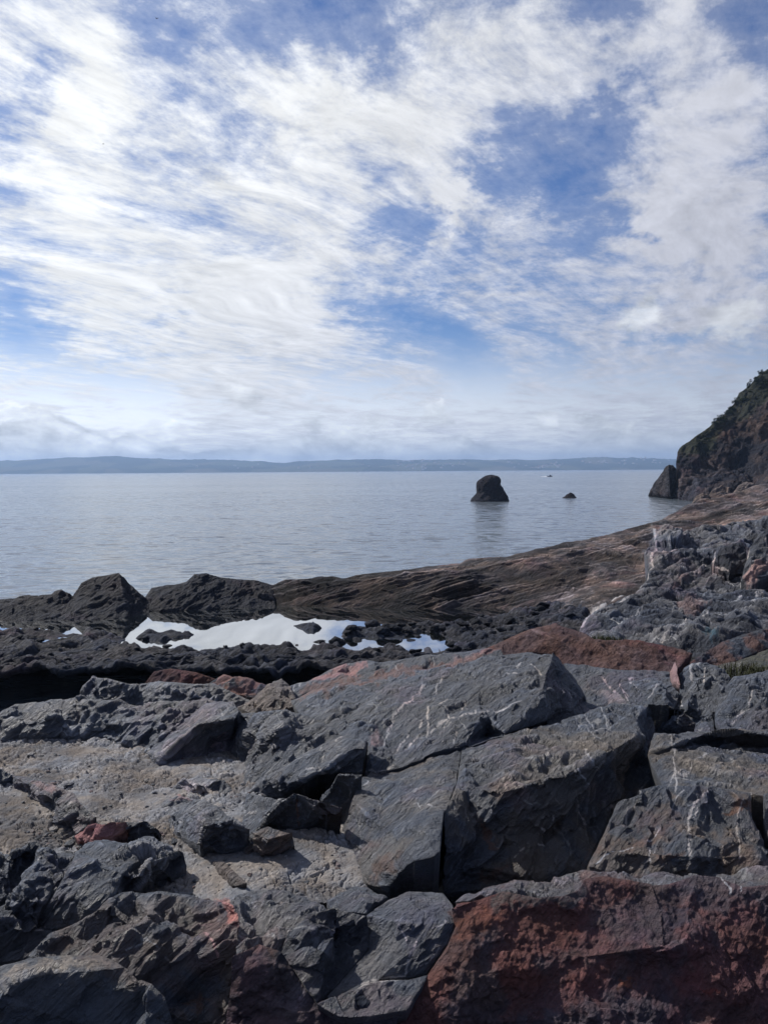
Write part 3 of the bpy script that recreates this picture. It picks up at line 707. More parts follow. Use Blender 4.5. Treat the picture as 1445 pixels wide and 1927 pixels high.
# ------------------------------------------------------------------ headland
hl = [(1700, 470, 262), (1600, 560, 258), (1520, 620, 252), (1445, 692, 240), (1423, 708, 237), (1409, 726, 234), (1390, 737, 231), (1380, 757, 228), (1353, 784, 222), (1334, 802, 218), (1311, 817, 214), (1280, 838, 208), (1275, 848, 205), (1274, 858, 202), (1272, 872, 200),
      (1270, 938, -8.15), (1278, 942, -8.15), (1319, 947, -8.15), (1353, 952, -8.15), (1445, 958, -8.15), (1700, 965, -8.15)]
o, HLV, HLP = rock('headland', None, hl, inner=[(1300, 858, 203), (1330, 850, 207), (1365, 800, 218), (1400, 760, 226), (1345, 880, 199), (1400, 850, 208), (1425, 800, 216), (1310, 905, 193), (1380, 905, 191), (1330, 920, 188), (1445, 880, 196), (1500, 800, 212), (1440, 760, 222), (1285, 890, 196), (1415, 905, 197), (1372, 870, 206)],
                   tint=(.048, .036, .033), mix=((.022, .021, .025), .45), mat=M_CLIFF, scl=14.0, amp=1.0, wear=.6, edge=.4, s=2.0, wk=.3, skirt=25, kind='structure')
hx = HLP
# turf and scrub colour on the upper slope
vt = HLV
vegl = np.interp(hx[:, 0], [1270, 1290, 1330, 1360, 1400, 1445, 1700], [846, 868, 850, 815, 790, 755, 640])
vf = smooth(vegl - hx[:, 1] + 14 * fbm(vt / 9, 4, .6), -10, 12) * .85
att = o.data.attributes['tint']; buf = np.empty(len(o.data.vertices) * 4, dtype=np.float32); att.data.foreach_get('color', buf); buf = buf.reshape(-1, 4)
buf[:len(vf), :3] = buf[:len(vf), :3] * (1 - vf[:, None]) + np.array((.026, .031, .019)) * vf[:, None]
att.data.foreach_set('color', buf.ravel())

# ================================================================== ROCKS OF THE FORESHORE
# mud between the rocks
def mud_disp(P):
    q = P * np.array([1, 1, 0.2])
    w = 0.5 * np.stack([perlin(P / .5), perlin(P / .5 + 20), perlin(P / .5 + 40)], 1)
    v1, c1 = facet(q / 0.21 + w, 11, True); v2, c2 = facet(q / 0.085 + w, 12, True)
    keep = .25 + .75 * smooth(fbm(P / 0.9 + 11, 3), -.35, .05)
    return keep * (0.024 * v1 - 0.024 * (1 - smooth(c1, 0, .10)) + 0.020 * v2 - .016 * (1 - smooth(c2, 0, .2))) + 0.035 * fbm(P / .7, 6, .6)
_, MUDV, MUDP = rock('mud_flat', None, [(-200, 1385, -3.74), (300, 1380, -3.74), (480, 1425, -3.70), (500, 1480, -3.66), (470, 1560, -3.56), (650, 1545, -3.52), (700, 1690, -3.50), (450, 1700, -3.5), (300, 1690, -3.56), (150, 1640, -3.62), (-200, 1690, -3.7)],
     inner=[(250, 1480, -3.72), (400, 1530, -3.6), (560, 1620, -3.5)], tint='mud', mix=('gravel', .8), mat=M_MUD, disp=mud_disp, edge=.01, kind='structure', skirt=.3, wear=.5)

G1 = 'rocks of the foreshore'
def ridge_layers(P):
    al = P[:, 0] * .89 + P[:, 1] * .45; pe = P[:, 1] * .89 - P[:, 0] * .45
    return P[:, 2] - .13 * al + .34 * pe + .16 * fbm(np.stack([al / 18, pe / 8, P[:, 2] / 6], 1), 3, .4)
def ridge_disp(P):
    L0 = ridge_layers(P)
    h = 0.16 * fbm(P / np.array([5.0, 3.0, 2.0]), 4) + 0.10 * facet(P / np.array([2.2, 1.2, .7]), 31) + .06 * facet(P / np.array([.8, .5, .3]), 32)
    for sp, am, k in ((1.1, .26, 0), (.42, .15, 5), (.16, .06, 9)):
        L = L0 / sp + .10 * fbm(P / .8 + k, 3) + .37 * k; fr = L - np.floor(L)
        h += am * (fr * (1 - smooth(fr, .74, 1))) * smooth(fbm(P / np.array([6, 3, 2]) + 30 + k, 3), -.5, .25)
    return h
def ridge_band(P):
    L = ridge_layers(P)
    a = perlin(np.stack([L * 1.5, P[:, 0] / 16, P[:, 1] / 16], 1)); b2 = perlin(np.stack([L * 4.6 + 9, P[:, 0] / 6, P[:, 1] / 6], 1))
    f = np.clip(1 + 1.0 * a + .8 * b2, .25, 2.4)[:, None] * (.50 + .62 * smooth(P[:, 0], -6, 7) * (.65 + .45 * smooth(P[:, 2] + .3 * a, 1.5, 2.8)))[:, None]
    return f * np.array([1, 1, 1]) + np.clip(a, 0, 1)[:, None] * np.array([.22, .10, .10])  # bed colours, with pink added to stand in for sunlit ridge edges
def pit_disp(P):
    h = 0.05 * fbm(P / .55, 5, .55) + 0.045 * facet(P / np.array([.55, .55, .32]), 21)
    v, c = facet(P / .075 + .4 * np.stack([perlin(P / .2), perlin(P / .2 + 9), perlin(P / .2 + 19)], 1), 22, True)
    g = smooth(fbm(P / .5 + 4, 3), -.05, .5)
    h += g * (0.013 * smooth(c, 0, .45) + .008 * v) + 0.010 * fbm(P / .05, 2)
    bed = P[:, 2] / .16 + .8 * fbm(P / .6 + 2, 3); fr = bed - np.floor(bed)
    return h + .022 * fr * (1 - smooth(fr, .8, 1)) * smooth(fbm(P / .9 + 60, 2), -.2, .3)
def R(name, label, poly, **k):
    k.setdefault('group', None); return rock(name, label, poly, **k)

# --- back row along the edge above the pool
R('rock_ledge', 'long grey rock ledge closing the mud basin, in front of the black gap', [(-160, 1345, -3.5), (0, 1338, -3.45), (30, 1322, -3.42), (62, 1317, -3.4), (150, 1313, -3.36), (220, 1318, -3.36), (290, 1318, -3.36), (390, 1314, -3.3), (440, 1325, -3.3), (458, 1345, -3.35), (445, 1400, -3.62), (430, 1428, -3.78),
    (330, 1452, -3.82), (260, 1418, -3.82), (200, 1398, -3.8), (100, 1397, -3.8), (0, 1402, -3.8), (-160, 1412, -3.8)], inner=[(100, 1350, -3.46), (200, 1362, -3.52), (300, 1352, -3.42), (40, 1360, -3.55), (150, 1385, -3.72)], tint='grey', mix=('slate', .6), terr=1.5, amp=1.25)
R('rock_wedge', 'leaning wedge of pale veined slate with a dark overhanging end above the mud', [(258, 1414, -3.80), (300, 1385, -3.66), (335, 1358, -3.52), (388, 1320, -3.30), (440, 1321, -3.24), (450, 1338, -3.2), (443, 1352, -3.22), (438, 1380, -3.48), (430, 1412, -3.8), (390, 1432, -3.84), (340, 1443, -3.85), (298, 1444, -3.82)],
  brk=[[(300, 1440, -3.75), (314, 1422, -3.60), (345, 1390, -3.42), (372, 1363, -3.28), (440, 1352, -3.2)]], tint='grey', mix=('slate', .5), amp=.8, terr=1.3)
R('boulder', 'upright grey boulder beside the black gap, left of the reddish slab', [(140, 1314, -3.75), (158, 1290, -3.55), (175, 1272, -3.42), (197, 1274, -3.40), (228, 1283, -3.42), (262, 1290, -3.5), (265, 1324, -3.75), (200, 1332, -3.8), (140, 1328, -3.85)], inner=[(175, 1300, -3.55)], brk=[[(172, 1273, -3.42), (172, 1325, -3.75)]], tint='slate')
R('boulder', 'broad light grey boulder with pale streaks behind the mud basin', [(225, 1287, -3.55), (290, 1284, -3.46), (330, 1282, -3.42), (400, 1284, -3.42), (432, 1300, -3.5), (482, 1320, -3.6), (455, 1336, -3.7), (300, 1332, -3.75), (230, 1326, -3.8)], inner=[(330, 1300, -3.48)], tint='grey')
R('rock_slab', 'flat reddish brown slab lying above the dark tidal platform', [(272, 1284, -3.62), (290, 1262, -3.46), (320, 1257, -3.42), (370, 1265, -3.42), (412, 1280, -3.5), (400, 1291, -3.6), (330, 1290, -3.65)], tint='redbrown', mat=M_RED, amp=.7)
R('rock_slab', 'small pinkish slab right of the flat reddish brown slab', [(393, 1282, -3.52), (420, 1268, -3.42), (470, 1275, -3.42), (502, 1285, -3.46), (522, 1305, -3.55), (482, 1312, -3.6), (430, 1302, -3.56)], tint=(.17, .11, .10), mat=M_RED, mix=('slate', .4))
R('boulder', 'dark rounded boulder in the hollow left of the striped red bed', [(478, 1312, -3.52), (505, 1288, -3.36), (530, 1276, -3.32), (550, 1293, -3.36), (562, 1332, -3.5), (545, 1347, -3.6), (482, 1347, -3.65), (448, 1332, -3.6)], inner=[(515, 1310, -3.38)], tint='brown')
# --- striped bed and big slabs
R('striped_rock_bed', 'banded pink and rust rock bed on the crest behind the large slab', [(538, 1292, -3.46), (560, 1284, -3.42), (581, 1280, -3.38), (620, 1258, -3.25), (650, 1247, -3.2), (690, 1241, -3.15), (720, 1245, -3.15), (800, 1232, -3.05), (862, 1225, -3.0), (910, 1219, -2.95), (942, 1222, -2.95), (948, 1234, -3.02), (862, 1252, -3.07),
   (744, 1270, -3.18), (657, 1287, -3.3), (590, 1298, -3.42), (548, 1318, -3.52)], tint='slate', amp=.6, edge=.02)
R('rock_slab', 'large tilted slate slab with clustered white veins and a dark right end', [(545, 1314, -3.32), (590, 1292, -3.17), (657, 1281, -3.08), (744, 1264, -2.93), (862, 1246, -2.73), (945, 1229, -2.58), (990, 1221, -2.48), (1042, 1228, -2.45), (1063, 1245, -2.62), (1085, 1273, -2.84), (1110, 1314, -3.0), (1152, 1331, -3.1), (1031, 1359, -3.0),
   (950, 1382, -3.0), (917, 1386, -3.0), (879, 1396, -3.02), (851, 1404, -3.05), (796, 1418, -3.1), (751, 1437, -3.2), (700, 1446, -3.25), (683, 1452, -3.32), (690, 1392, -3.12), (640, 1385, -3.15), (630, 1368, -3.15), (600, 1353, -3.2), (565, 1342, -3.26)],
  brk=[[(1040, 1230, -2.46), (1034, 1247, -2.5), (1021, 1297, -2.66), (1029, 1357, -2.95)], [(851, 1401, -3.04), (903, 1349, -2.87), (922, 1352, -2.9), (917, 1382, -3.12)]], inner=[(700, 1340, -3.08), (800, 1330, -2.95), (900, 1290, -2.75), (620, 1320, -3.18)], tint='slate', amp=.72, terr=1.5, edge=.045)
R('rock_slab', 'smooth grey slab below the long crack, its foot beside the pale mud', [(640, 1523, -3.34), (661, 1503, -3.26), (682, 1456, -3.2), (700, 1449, -3.3), (751, 1440, -3.28), (796, 1421, -3.18), (851, 1407, -3.12), (866, 1404, -3.1), (858, 1466, -3.05), (847, 1498, -3.05), (833, 1525, -3.02), (825, 1600, -3.05), (817, 1605, -3.05), (775, 1615, -3.1),
   (751, 1639, -3.25), (734, 1667, -3.40), (728, 1684, -3.48), (678, 1662, -3.53), (651, 1584, -3.53), (637, 1546, -3.5)], inner=[(740, 1560, -3.25), (720, 1500, -3.25), (790, 1520, -3.1), (690, 1610, -3.44)], brk=[[(660, 1502, -3.27), (744, 1484, -3.2), (856, 1473, -3.06)], [(652, 1580, -3.48), (720, 1562, -3.29), (780, 1556, -3.13)]], tint='slate', mix=((.10, .094, .088), .7), amp=.5, terr=1.4, edge=.03, skirt=1.0)
R('rock_slab', 'dark broken slab right of the upright crack, steep shaded face', [(868, 1405, -3.1), (950, 1386, -3.05), (1031, 1362, -3.0), (1111, 1337, -2.95), (1180, 1325, -2.86), (1220, 1327, -2.8), (1256, 1328, -2.8), (1285, 1342, -2.85), (1305, 1363, -2.95), (1232, 1383, -3.18), (1222, 1421, -3.34), (1241, 1473, -3.36), (1160, 1508, -3.45), (1117, 1598, -3.55), (1097, 1648, -3.68),
   (1000, 1665, -3.72), (837, 1680, -3.75), (838, 1605, -3.35), (838, 1527, -3.05), (851, 1498, -3.05), (861, 1466, -3.05)],
  brk=[[(866, 1480, -3.05), (950, 1488, -2.98), (1020, 1468, -2.93), (1100, 1440, -2.9), (1190, 1390, -2.88), (1200, 1345, -2.86)]], inner=[(1232, 1352, -3.06), (1180, 1450, -3.3), (1000, 1570, -3.42), (900, 1570, -3.36), (1080, 1560, -3.45)], tint='slate', mix=((.082, .075, .068), .7), amp=.85, terr=2.0, skirt=.9)
# --- left middle
R('rock_hummock', 'rounded grey hummock between the leaning wedge and the large slab', [(440, 1345, -3.34), (480, 1340, -3.24), (530, 1336, -3.18), (565, 1344, -3.18), (600, 1355, -3.15), (630, 1370, -3.14), (640, 1386, -3.18), (600, 1412, -3.28), (560, 1432, -3.38), (500, 1464, -3.55), (460, 1488, -3.7), (445, 1472, -3.74), (432, 1420, -3.74), (440, 1380, -3.54)],
  inner=[(530, 1368, -3.12), (500, 1385, -3.25), (540, 1400, -3.32), (470, 1430, -3.55)], tint='slate', amp=1.0, terr=1.6)
R('rock_slab', 'narrow lit slab strip with a dark undercut below the grey hummock', [(453, 1492, -3.70), (500, 1460, -3.46), (578, 1411, -3.18), (640, 1384, -3.06), (690, 1390, -3.0), (686, 1408, -3.02), (682, 1452, -3.3), (660, 1457, -3.32), (600, 1462, -3.42), (535, 1500, -3.66), (500, 1502, -3.68)],
  brk=[[(668, 1408, -3.02), (600, 1452, -3.22), (545, 1474, -3.38)]], tint='grey', mix=('slate', .5), amp=.7, terr=1.3)
R('rock_block', 'dark angular block at the foot of the slab strip, upper of two', [(598, 1503, -3.5), (633, 1456, -3.1), (680, 1460, -3.05), (665, 1501, -3.38), (644, 1522, -3.55), (600, 1518, -3.58)], brk=[[(612, 1500, -3.40), (636, 1458, -3.1)]], tint='slate', amp=.6)
R('rock_block', 'dark pointed block jutting over the pale mud, lower of two', [(465, 1491, -3.58), (516, 1500, -3.25), (554, 1498, -3.15), (600, 1511, -3.15), (644, 1522, -3.15), (638, 1541, -3.34), (600, 1556, -3.5), (564, 1568, -3.56), (505, 1551, -3.5), (457, 1587, -3.6), (448, 1540, -3.64)], brk=[[(514, 1502, -3.24), (503, 1546, -3.40)]], tint='slate', amp=.7)
R('boulder', 'small brownish boulder on the pale mud under the pointed block', [(453, 1610, -3.55), (471, 1565, -3.32), (505, 1552, -3.26), (550, 1567, -3.28), (556, 1598, -3.5), (520, 1612, -3.55), (488, 1622, -3.56)], inner=[(505, 1580, -3.3)], tint='brown', mix=('slate', .3))
R('boulder', 'low grey boulder with a white streaked face in the middle of the mud', [(300, 1547, -3.66), (345, 1520, -3.42), (385, 1505, -3.32), (412, 1515, -3.27), (445, 1538, -3.22), (470, 1560, -3.24), (457, 1597, -3.48), (420, 1612, -3.55), (375, 1614, -3.56), (370, 1588, -3.40), (330, 1572, -3.6)], brk=[[(372, 1590, -3.40), (385, 1552, -3.25), (440, 1545, -3.22)]], tint='slate', mix=('grey', .5))
R('low_rock', 'low half buried rock in the mud below the leaning wedge', [(306, 1492, -3.72), (340, 1460, -3.54), (370, 1453, -3.52), (422, 1465, -3.56), (442, 1490, -3.64), (400, 1502, -3.68), (340, 1502, -3.72)], inner=[(370, 1475, -3.52)], tint='slate', mix=('mud', .5))
R('low_rock', 'low rock with a pinkish crest in the mud', [(296, 1512, -3.66), (330, 1496, -3.54), (380, 1505, -3.5), (412, 1520, -3.54), (360, 1532, -3.64), (310, 1532, -3.68)], tint='grey')
R('low_rock', 'thin dark flake of rock lying on the pale mud', [(393, 1618, -3.53), (420, 1620, -3.46), (462, 1660, -3.42), (435, 1667, -3.5), (408, 1645, -3.54)], tint='brown', skirt=.25)
R('rock_ridge', 'short crooked rock ridge between mud and gravel on the left', [(22, 1458, -3.62), (60, 1462, -3.52), (100, 1475, -3.46), (140, 1492, -3.44), (152, 1512, -3.42), (180, 1540, -3.46), (182, 1556, -3.6), (150, 1570, -3.7), (120, 1564, -3.7), (95, 1542, -3.74), (70, 1522, -3.78), (45, 1494, -3.8), (12, 1477, -3.8)],
  brk=[[(50, 1475, -3.55), (105, 1508, -3.52), (150, 1545, -3.52)]], tint='purple', mix=('slated', .3), amp=1.2)
R('boulder', 'grey boulder cut by the left edge beside the crooked rock ridge', [(-160, 1440, -3.5), (0, 1446, -3.52), (22, 1458, -3.58), (26, 1487, -3.75), (0, 1492, -3.78), (-160, 1502, -3.8)], tint='slate')
R('low_rock', 'low pink rock at the lower end of the mud basin', [(143, 1573, -3.6), (165, 1553, -3.42), (200, 1547, -3.36), (238, 1545, -3.34), (247, 1560, -3.42), (240, 1580, -3.56), (190, 1585, -3.6), (148, 1588, -3.62)], tint=(.24, .135, .12), mat=M_RED, mix=('slate', .5))
R('low_rock', 'small dark rock against the right end of the low pink rock', [(236, 1545, -3.36), (270, 1548, -3.34), (292, 1560, -3.38), (302, 1573, -3.46), (275, 1583, -3.56), (240, 1580, -3.56)], tint='slated')
R('grooved_rock', 'dark grooved rock face at the left edge below the gravel', [(-160, 1625, -3.25), (0, 1605, -3.22), (65, 1592, -3.18), (105, 1595, -3.18), (145, 1598, -3.18), (122, 1650, -3.18), (84, 1700, -3.25), (62, 1745, -3.4), (104, 1752, -3.4), (60, 1802, -3.55), (-160, 1832, -3.6)],
  brk=[[(84, 1602, -3.12), (40, 1690, -3.2)], [(60, 1604, -3.26), (14, 1700, -3.36)], [(20, 1612, -3.16), (-30, 1720, -3.3)]], tint='slated', mix=('slate', .4), amp=1.2)
R('rock_lobe', 'smooth rounded rock lobe right of the dark grooved face', [(140, 1600, -3.14), (160, 1586, -3.18), (200, 1580, -3.2), (240, 1587, -3.2), (264, 1612, -3.2), (230, 1642, -3.15), (218, 1692, -3.25), (177, 1724, -3.3), (98, 1754, -3.45), (60, 1748, -3.45), (82, 1702, -3.28), (120, 1650, -3.16)], inner=[(178, 1628, -3.1), (150, 1680, -3.2), (205, 1650, -3.16)], tint='slate', amp=.7)
R('rock_pile', 'jagged dark rock with an orange stained corner at the mud edge', [(238, 1590, -3.3), (270, 1572, -3.3), (310, 1578, -3.3), (347, 1600, -3.34), (354, 1627, -3.44), (327, 1652, -3.5), (302, 1668, -3.52), (247, 1686, -3.4), (212, 1696, -3.3), (215, 1686, -3.25), (226, 1642, -3.18)], inner=[(285, 1622, -3.2), (260, 1650, -3.22)], tint='slated', mix=('grey', .35), amp=1.5)
# --- front ledge
R('rock_mass', 'brown pitted rock mass with a pale streaked crown behind the corner boulder', [(96, 1750, 5.05), (140, 1730, 5.15), (172, 1718, 5.2), (212, 1694, 5.3), (245, 1681, 5.35), (300, 1676, 5.4), (350, 1681, 5.4), (404, 1688, 5.35), (434, 1700, 5.2), (444, 1730, 5.05), (448, 1790, 4.9), (440, 1850, 4.82), (428, 1930, 4.72), (425, 2080, 4.5), (150, 2080, 4.5), (150, 1850, 4.7), (55, 1792, 4.85)],
  brk=[[(205, 1704, 5.18), (255, 1738, 5.08), (300, 1765, 5.0), (360, 1790, 4.96), (436, 1800, 4.9)]], tint=(.092, .072, .062), mix=(('slate'), .5), amp=1.0)
R('rock_slab', 'pale grey flat topped rock at the lower edge of the mud', [(402, 1692, 5.5), (450, 1678, 5.65), (520, 1672, 5.7), (570, 1685, 5.6), (628, 1712, 5.4), (542, 1762, 5.1), (527, 1802, 4.95), (490, 1787, 4.95), (447, 1797, 4.85), (441, 1740, 5.1), (432, 1703, 5.35)], inner=[(500, 1720, 5.4)], tint='grey', mix=('slate', .4), amp=.9, terr=1.6)
R('rock_block', 'small block wedged at the top of the front ledge beside the mud', [(614, 1692, 5.6), (660, 1668, 5.8), (690, 1667, 5.8), (730, 1686, 5.55), (702, 1701, 5.4), (690, 1720, 5.3), (660, 1714, 5.32), (625, 1714, 5.38)], tint='slate', amp=.8)
R('rock_hollow', 'dark scooped blue grey rock face in the front ledge', [(524, 1802, 4.95), (542, 1757, 5.02), (577, 1727, 5.1), (625, 1713, 5.2), (690, 1722, 5.2), (694, 1782, 5.12), (654, 1832, 4.96), (617, 1870, 4.82), (595, 1889, 4.72), (568, 1852, 4.78), (544, 1822, 4.86)], inner=[(630, 1770, 5.18), (590, 1790, 5.0), (600, 1840, 4.9)], tint='slated', amp=.9, terr=2.0)
R('rock_slab', 'smooth upright grey slab with a white quartz line in the front ledge', [(689, 1722, 5.28), (730, 1691, 5.5), (770, 1676, 5.6), (832, 1676, 5.6), (852, 1700, 5.36), (858, 1740, 5.12), (842, 1777, 5.02), (802, 1832, 4.9), (767, 1842, 4.88), (712, 1842, 4.88), (692, 1864, 4.8), (640, 1876, 4.78), (614, 1871, 4.8), (652, 1832, 4.95), (692, 1786, 5.12)], inner=[(770, 1740, 5.12), (760, 1800, 4.95)], tint='slate', mix=('grey', .8), amp=.5)
R('rock_lip', 'low grey rock lip under the white quartz line', [(596, 1888, 4.66), (640, 1864, 4.76), (672, 1846, 4.8), (717, 1839, 4.82), (767, 1838, 4.84), (806, 1828, 4.88), (794, 1852, 4.78), (764, 1895, 4.64), (700, 1906, 4.6), (640, 1906, 4.6)], tint='slate', mix=('purple', .4), amp=.7)
R('mottled_rock', 'purple grey mottled rock face at the bottom centre', [(438, 1800, 4.8), (490, 1777, 4.95), (530, 1792, 4.9), (570, 1850, 4.8), (600, 1884, 4.74), (640, 1880, 4.72), (692, 1872, 4.74), (765, 1872, 4.74), (745, 1930, 4.66), (700, 2080, 4.42), (410, 2080, 4.4), (424, 1930, 4.68), (436, 1850, 4.76)], tint='purple', mix=(('slated'), .35), mat=M_RED, disp=pit_disp)
R('conglomerate_rock', 'big rusty red pitted rock filling the bottom right corner', [(852, 1707, 5.15), (860, 1692, 5.28), (905, 1690, 5.28), (945, 1676, 5.35), (985, 1684, 5.30), (1020, 1690, 5.26), (1060, 1686, 5.28), (1088, 1676, 5.34), (1100, 1654, 5.46), (1135, 1648, 5.5), (1180, 1654, 5.46), (1225, 1662, 5.4), (1262, 1660, 5.42), (1310, 1646, 5.5), (1350, 1650, 5.48), (1400, 1668, 5.36), (1445, 1664, 5.35), (1600, 1664, 5.35), (1600, 2080, 4.5), (690, 2080, 4.45), (742, 1930, 4.72), (792, 1855, 4.85), (842, 1777, 5.0), (858, 1740, 5.08)],
  brk=[[(980, 1720, 5.22), (1085, 1722, 5.25), (1102, 1690, 5.36), (1200, 1690, 5.36)], [(1010, 1790, 5.0), (1100, 1800, 5.02), (1250, 1830, 4.96)], [(1345, 1740, 5.22), (1340, 1790, 5.1), (1380, 1830, 5.0)]], inner=[(1244, 1720, 5.2), (1248, 1780, 5.0), (900, 1840, 4.84), (1380, 1890, 4.86)], tint=(.126, .064, .062), mix=((.088, .068, .073), .6), mat=M_RED, disp=pit_disp)
R('rock_ledge', 'thin grey ledge running along the top of the red rock', [(856, 1696, 5.4), (900, 1670, 5.6), (960, 1651, 5.75), (1030, 1656, 5.72), (1080, 1646, 5.8), (1097, 1641, 5.86), (1200, 1643, 5.86), (1320, 1637, 5.9), (1445, 1642, 5.86), (1600, 1642, 5.86), (1600, 1670, 5.4), (1445, 1670, 5.4), (1320, 1660, 5.52), (1180, 1668, 5.46), (1100, 1664, 5.48), (1080, 1690, 5.34), (1020, 1702, 5.28), (945, 1694, 5.32)], tint='grey', mix=('purple', .4), amp=1.1)
R('boulder', 'flat topped boulder in the bottom left corner, pale top and black front', [(-160, 1835, 3.82), (0, 1815, 3.84), (60, 1798, 3.9), (150, 1794, 3.9), (203, 1796, 3.86), (238, 1815, 3.7), (262, 1842, 3.6), (287, 1852, 3.58), (312, 1880, 3.55), (326, 1930, 3.53), (332, 2080, 3.45), (-160, 2080, 3.4)],
  brk=[[(-160, 1890, 3.46), (0, 1873, 3.52), (35, 1846, 3.56), (90, 1830, 3.6), (180, 1827, 3.62), (236, 1817, 3.68)]], inner=[(150, 1927, 3.50), (100, 1880, 3.55), (210, 1862, 3.58)], tint='slate', mix=((.07, .062, .055), .5), amp=.55, s=2.4)
# --- right middle
R('rock_slab', 'flat grey slab with a long shadowed groove at the right edge', [(1218, 1422, -3.0), (1232, 1384, -2.92), (1291, 1376, -2.9), (1360, 1371, -2.86), (1445, 1373, -2.84), (1600, 1366, -2.8), (1600, 1502, -2.97), (1445, 1494, -2.92), (1416, 1490, -2.92), (1329, 1480, -2.92), (1246, 1477, -2.97), (1226, 1442, -3.02)],
  brk=[[(1268, 1402, -2.86), (1325, 1382, -2.83), (1395, 1377, -2.81), (1450, 1384, -2.82)], [(1272, 1408, -3.0), (1325, 1392, -3.0), (1395, 1387, -2.98), (1450, 1397, -2.99)]], tint='slate', mix=((.088, .08, .072), .6), amp=.7, terr=1.6)
R('rock_block', 'broad blocky rock with a thick white vertical vein and rusty stains', [(1158, 1508, -2.9), (1205, 1483, -2.76), (1246, 1474, -2.75), (1329, 1477, -2.78), (1414, 1488, -2.82), (1416, 1540, -2.95), (1440, 1595, -3.1), (1600, 1612, -3.12), (1600, 1662, -3.22), (1445, 1655, -3.22), (1300, 1660, -3.22), (1096, 1655, -3.27), (1100, 1625, -3.22), (1115, 1598, -3.12)], inner=[(1290, 1560, -2.96), (1200, 1530, -2.9), (1380, 1560, -2.96)], brk=[[(1130, 1600, -3.08), (1300, 1612, -3.05), (1420, 1612, -3.08)]], tint='slate', mix=((.095, .075, .062), .5), amp=.75)
R('rock_block', 'narrow rock pillar at the right edge beyond the black crack', [(1430, 1490, -2.88), (1445, 1482, -2.82), (1600, 1482, -2.78), (1600, 1612, -3.1), (1447, 1592, -3.1), (1436, 1540, -3.0)], tint='slate')
R('rock_pocket', 'sandy bedrock pocket behind the right end of the large slab', [(1060, 1246, -3.0), (1110, 1250, -3.0), (1180, 1262, -3.0), (1263, 1262, -3.0), (1280, 1290, -3.04), (1340, 1335, -3.08), (1345, 1385, -3.12), (1240, 1392, -3.2), (1190, 1345, -3.16), (1110, 1328, -3.22), (1085, 1280, -3.12)], tint='slate', amp=.7)
R('boulder', 'veined grey boulder behind the sandy pocket', [(1163, 1292, -3.08), (1180, 1283, -2.97), (1229, 1272, -2.92), (1262, 1284, -2.92), (1277, 1300, -2.97), (1267, 1332, -3.08), (1200, 1330, -3.12)], inner=[(1225, 1295, -2.93)], tint='slate')
R('rock_flake', 'thin upright pink flake of rock', [(1257, 1264, -2.9), (1266, 1243, -2.74), (1271, 1262, -2.77), (1277, 1290, -2.93), (1262, 1284, -2.95)], tint='pink', amp=.4, skirt=.25)
R('boulder', 'dark boulder capped with white quartz right of the pink flake', [(1277, 1302, -3.02), (1274, 1266, -2.87), (1300, 1246, -2.77), (1330, 1244, -2.73), (1360, 1258, -2.76), (1380, 1290, -2.88), (1377, 1342, -3.04), (1310, 1348, -3.08), (1274, 1332, -3.08)], brk=[[(1290, 1335, -3.0), (1308, 1280, -2.83), (1330, 1246, -2.73)], [(1350, 1330, -2.98), (1352, 1290, -2.84)]], tint='slate', amp=1.2)
R('boulder', 'angular dark boulder under the grass tuft at the right edge', [(1343, 1354, -3.04), (1350, 1302, -2.88), (1380, 1274, -2.78), (1445, 1263, -2.72), (1600, 1251, -2.68), (1600, 1378, -2.92), (1445, 1376, -2.97), (1360, 1376, -3.02)], brk=[[(1385, 1360, -2.98), (1395, 1310, -2.84), (1430, 1270, -2.73)]], tint='slate', amp=1.2)
R('red_rock', 'dark red humped rock behind the large slab', [(900, 1226, -3.06), (945, 1203, -2.92), (997, 1184, -2.78), (1045, 1173, -2.68), (1094, 1187, -2.72), (1118, 1201, -2.78), (1184, 1201, -2.78), (1274, 1218, -2.88), (1303, 1227, -2.93), (1265, 1267, -3.08), (1180, 1268, -3.12), (1110, 1258, -3.12), (1063, 1250, -3.12), (1042, 1233, -3.08), (990, 1226, -3.04), (945, 1234, -3.04)],
  brk=[[(1047, 1176, -2.69), (1052, 1205, -2.82), (1080, 1232, -2.98)]], tint=(.100, .066, .061), mix=('redbrown', .8), mat=M_RED, disp=lambda P: pit_disp(P / 2) * 2)
R('red_rock', 'sloping red rock bed at the right edge above the grass tuft', [(1298, 1243, -2.99), (1315, 1231, -2.92), (1360, 1206, -2.8), (1445, 1182, -2.7), (1600, 1145, -2.6), (1600, 1202, -2.76), (1445, 1220, -2.88), (1380, 1242, -2.98), (1330, 1253, -3.04)], tint=(.098, .066, .062), mix=('slate', .4), mat=M_RED, disp=lambda P: pit_disp(P / 2) * 2)
R('rock_pocket', 'gritty rock shelf with the grass tuft at the right edge', [(1328, 1255, -3.05), (1380, 1243, -2.99), (1445, 1221, -2.9), (1600, 1202, -2.84), (1600, 1272, -2.92), (1445, 1278, -2.97), (1350, 1280, -3.07)], tint=(.07, .065, .055), mix=((.04, .042, .028), .4), mat=M_SLATE, amp=.5)
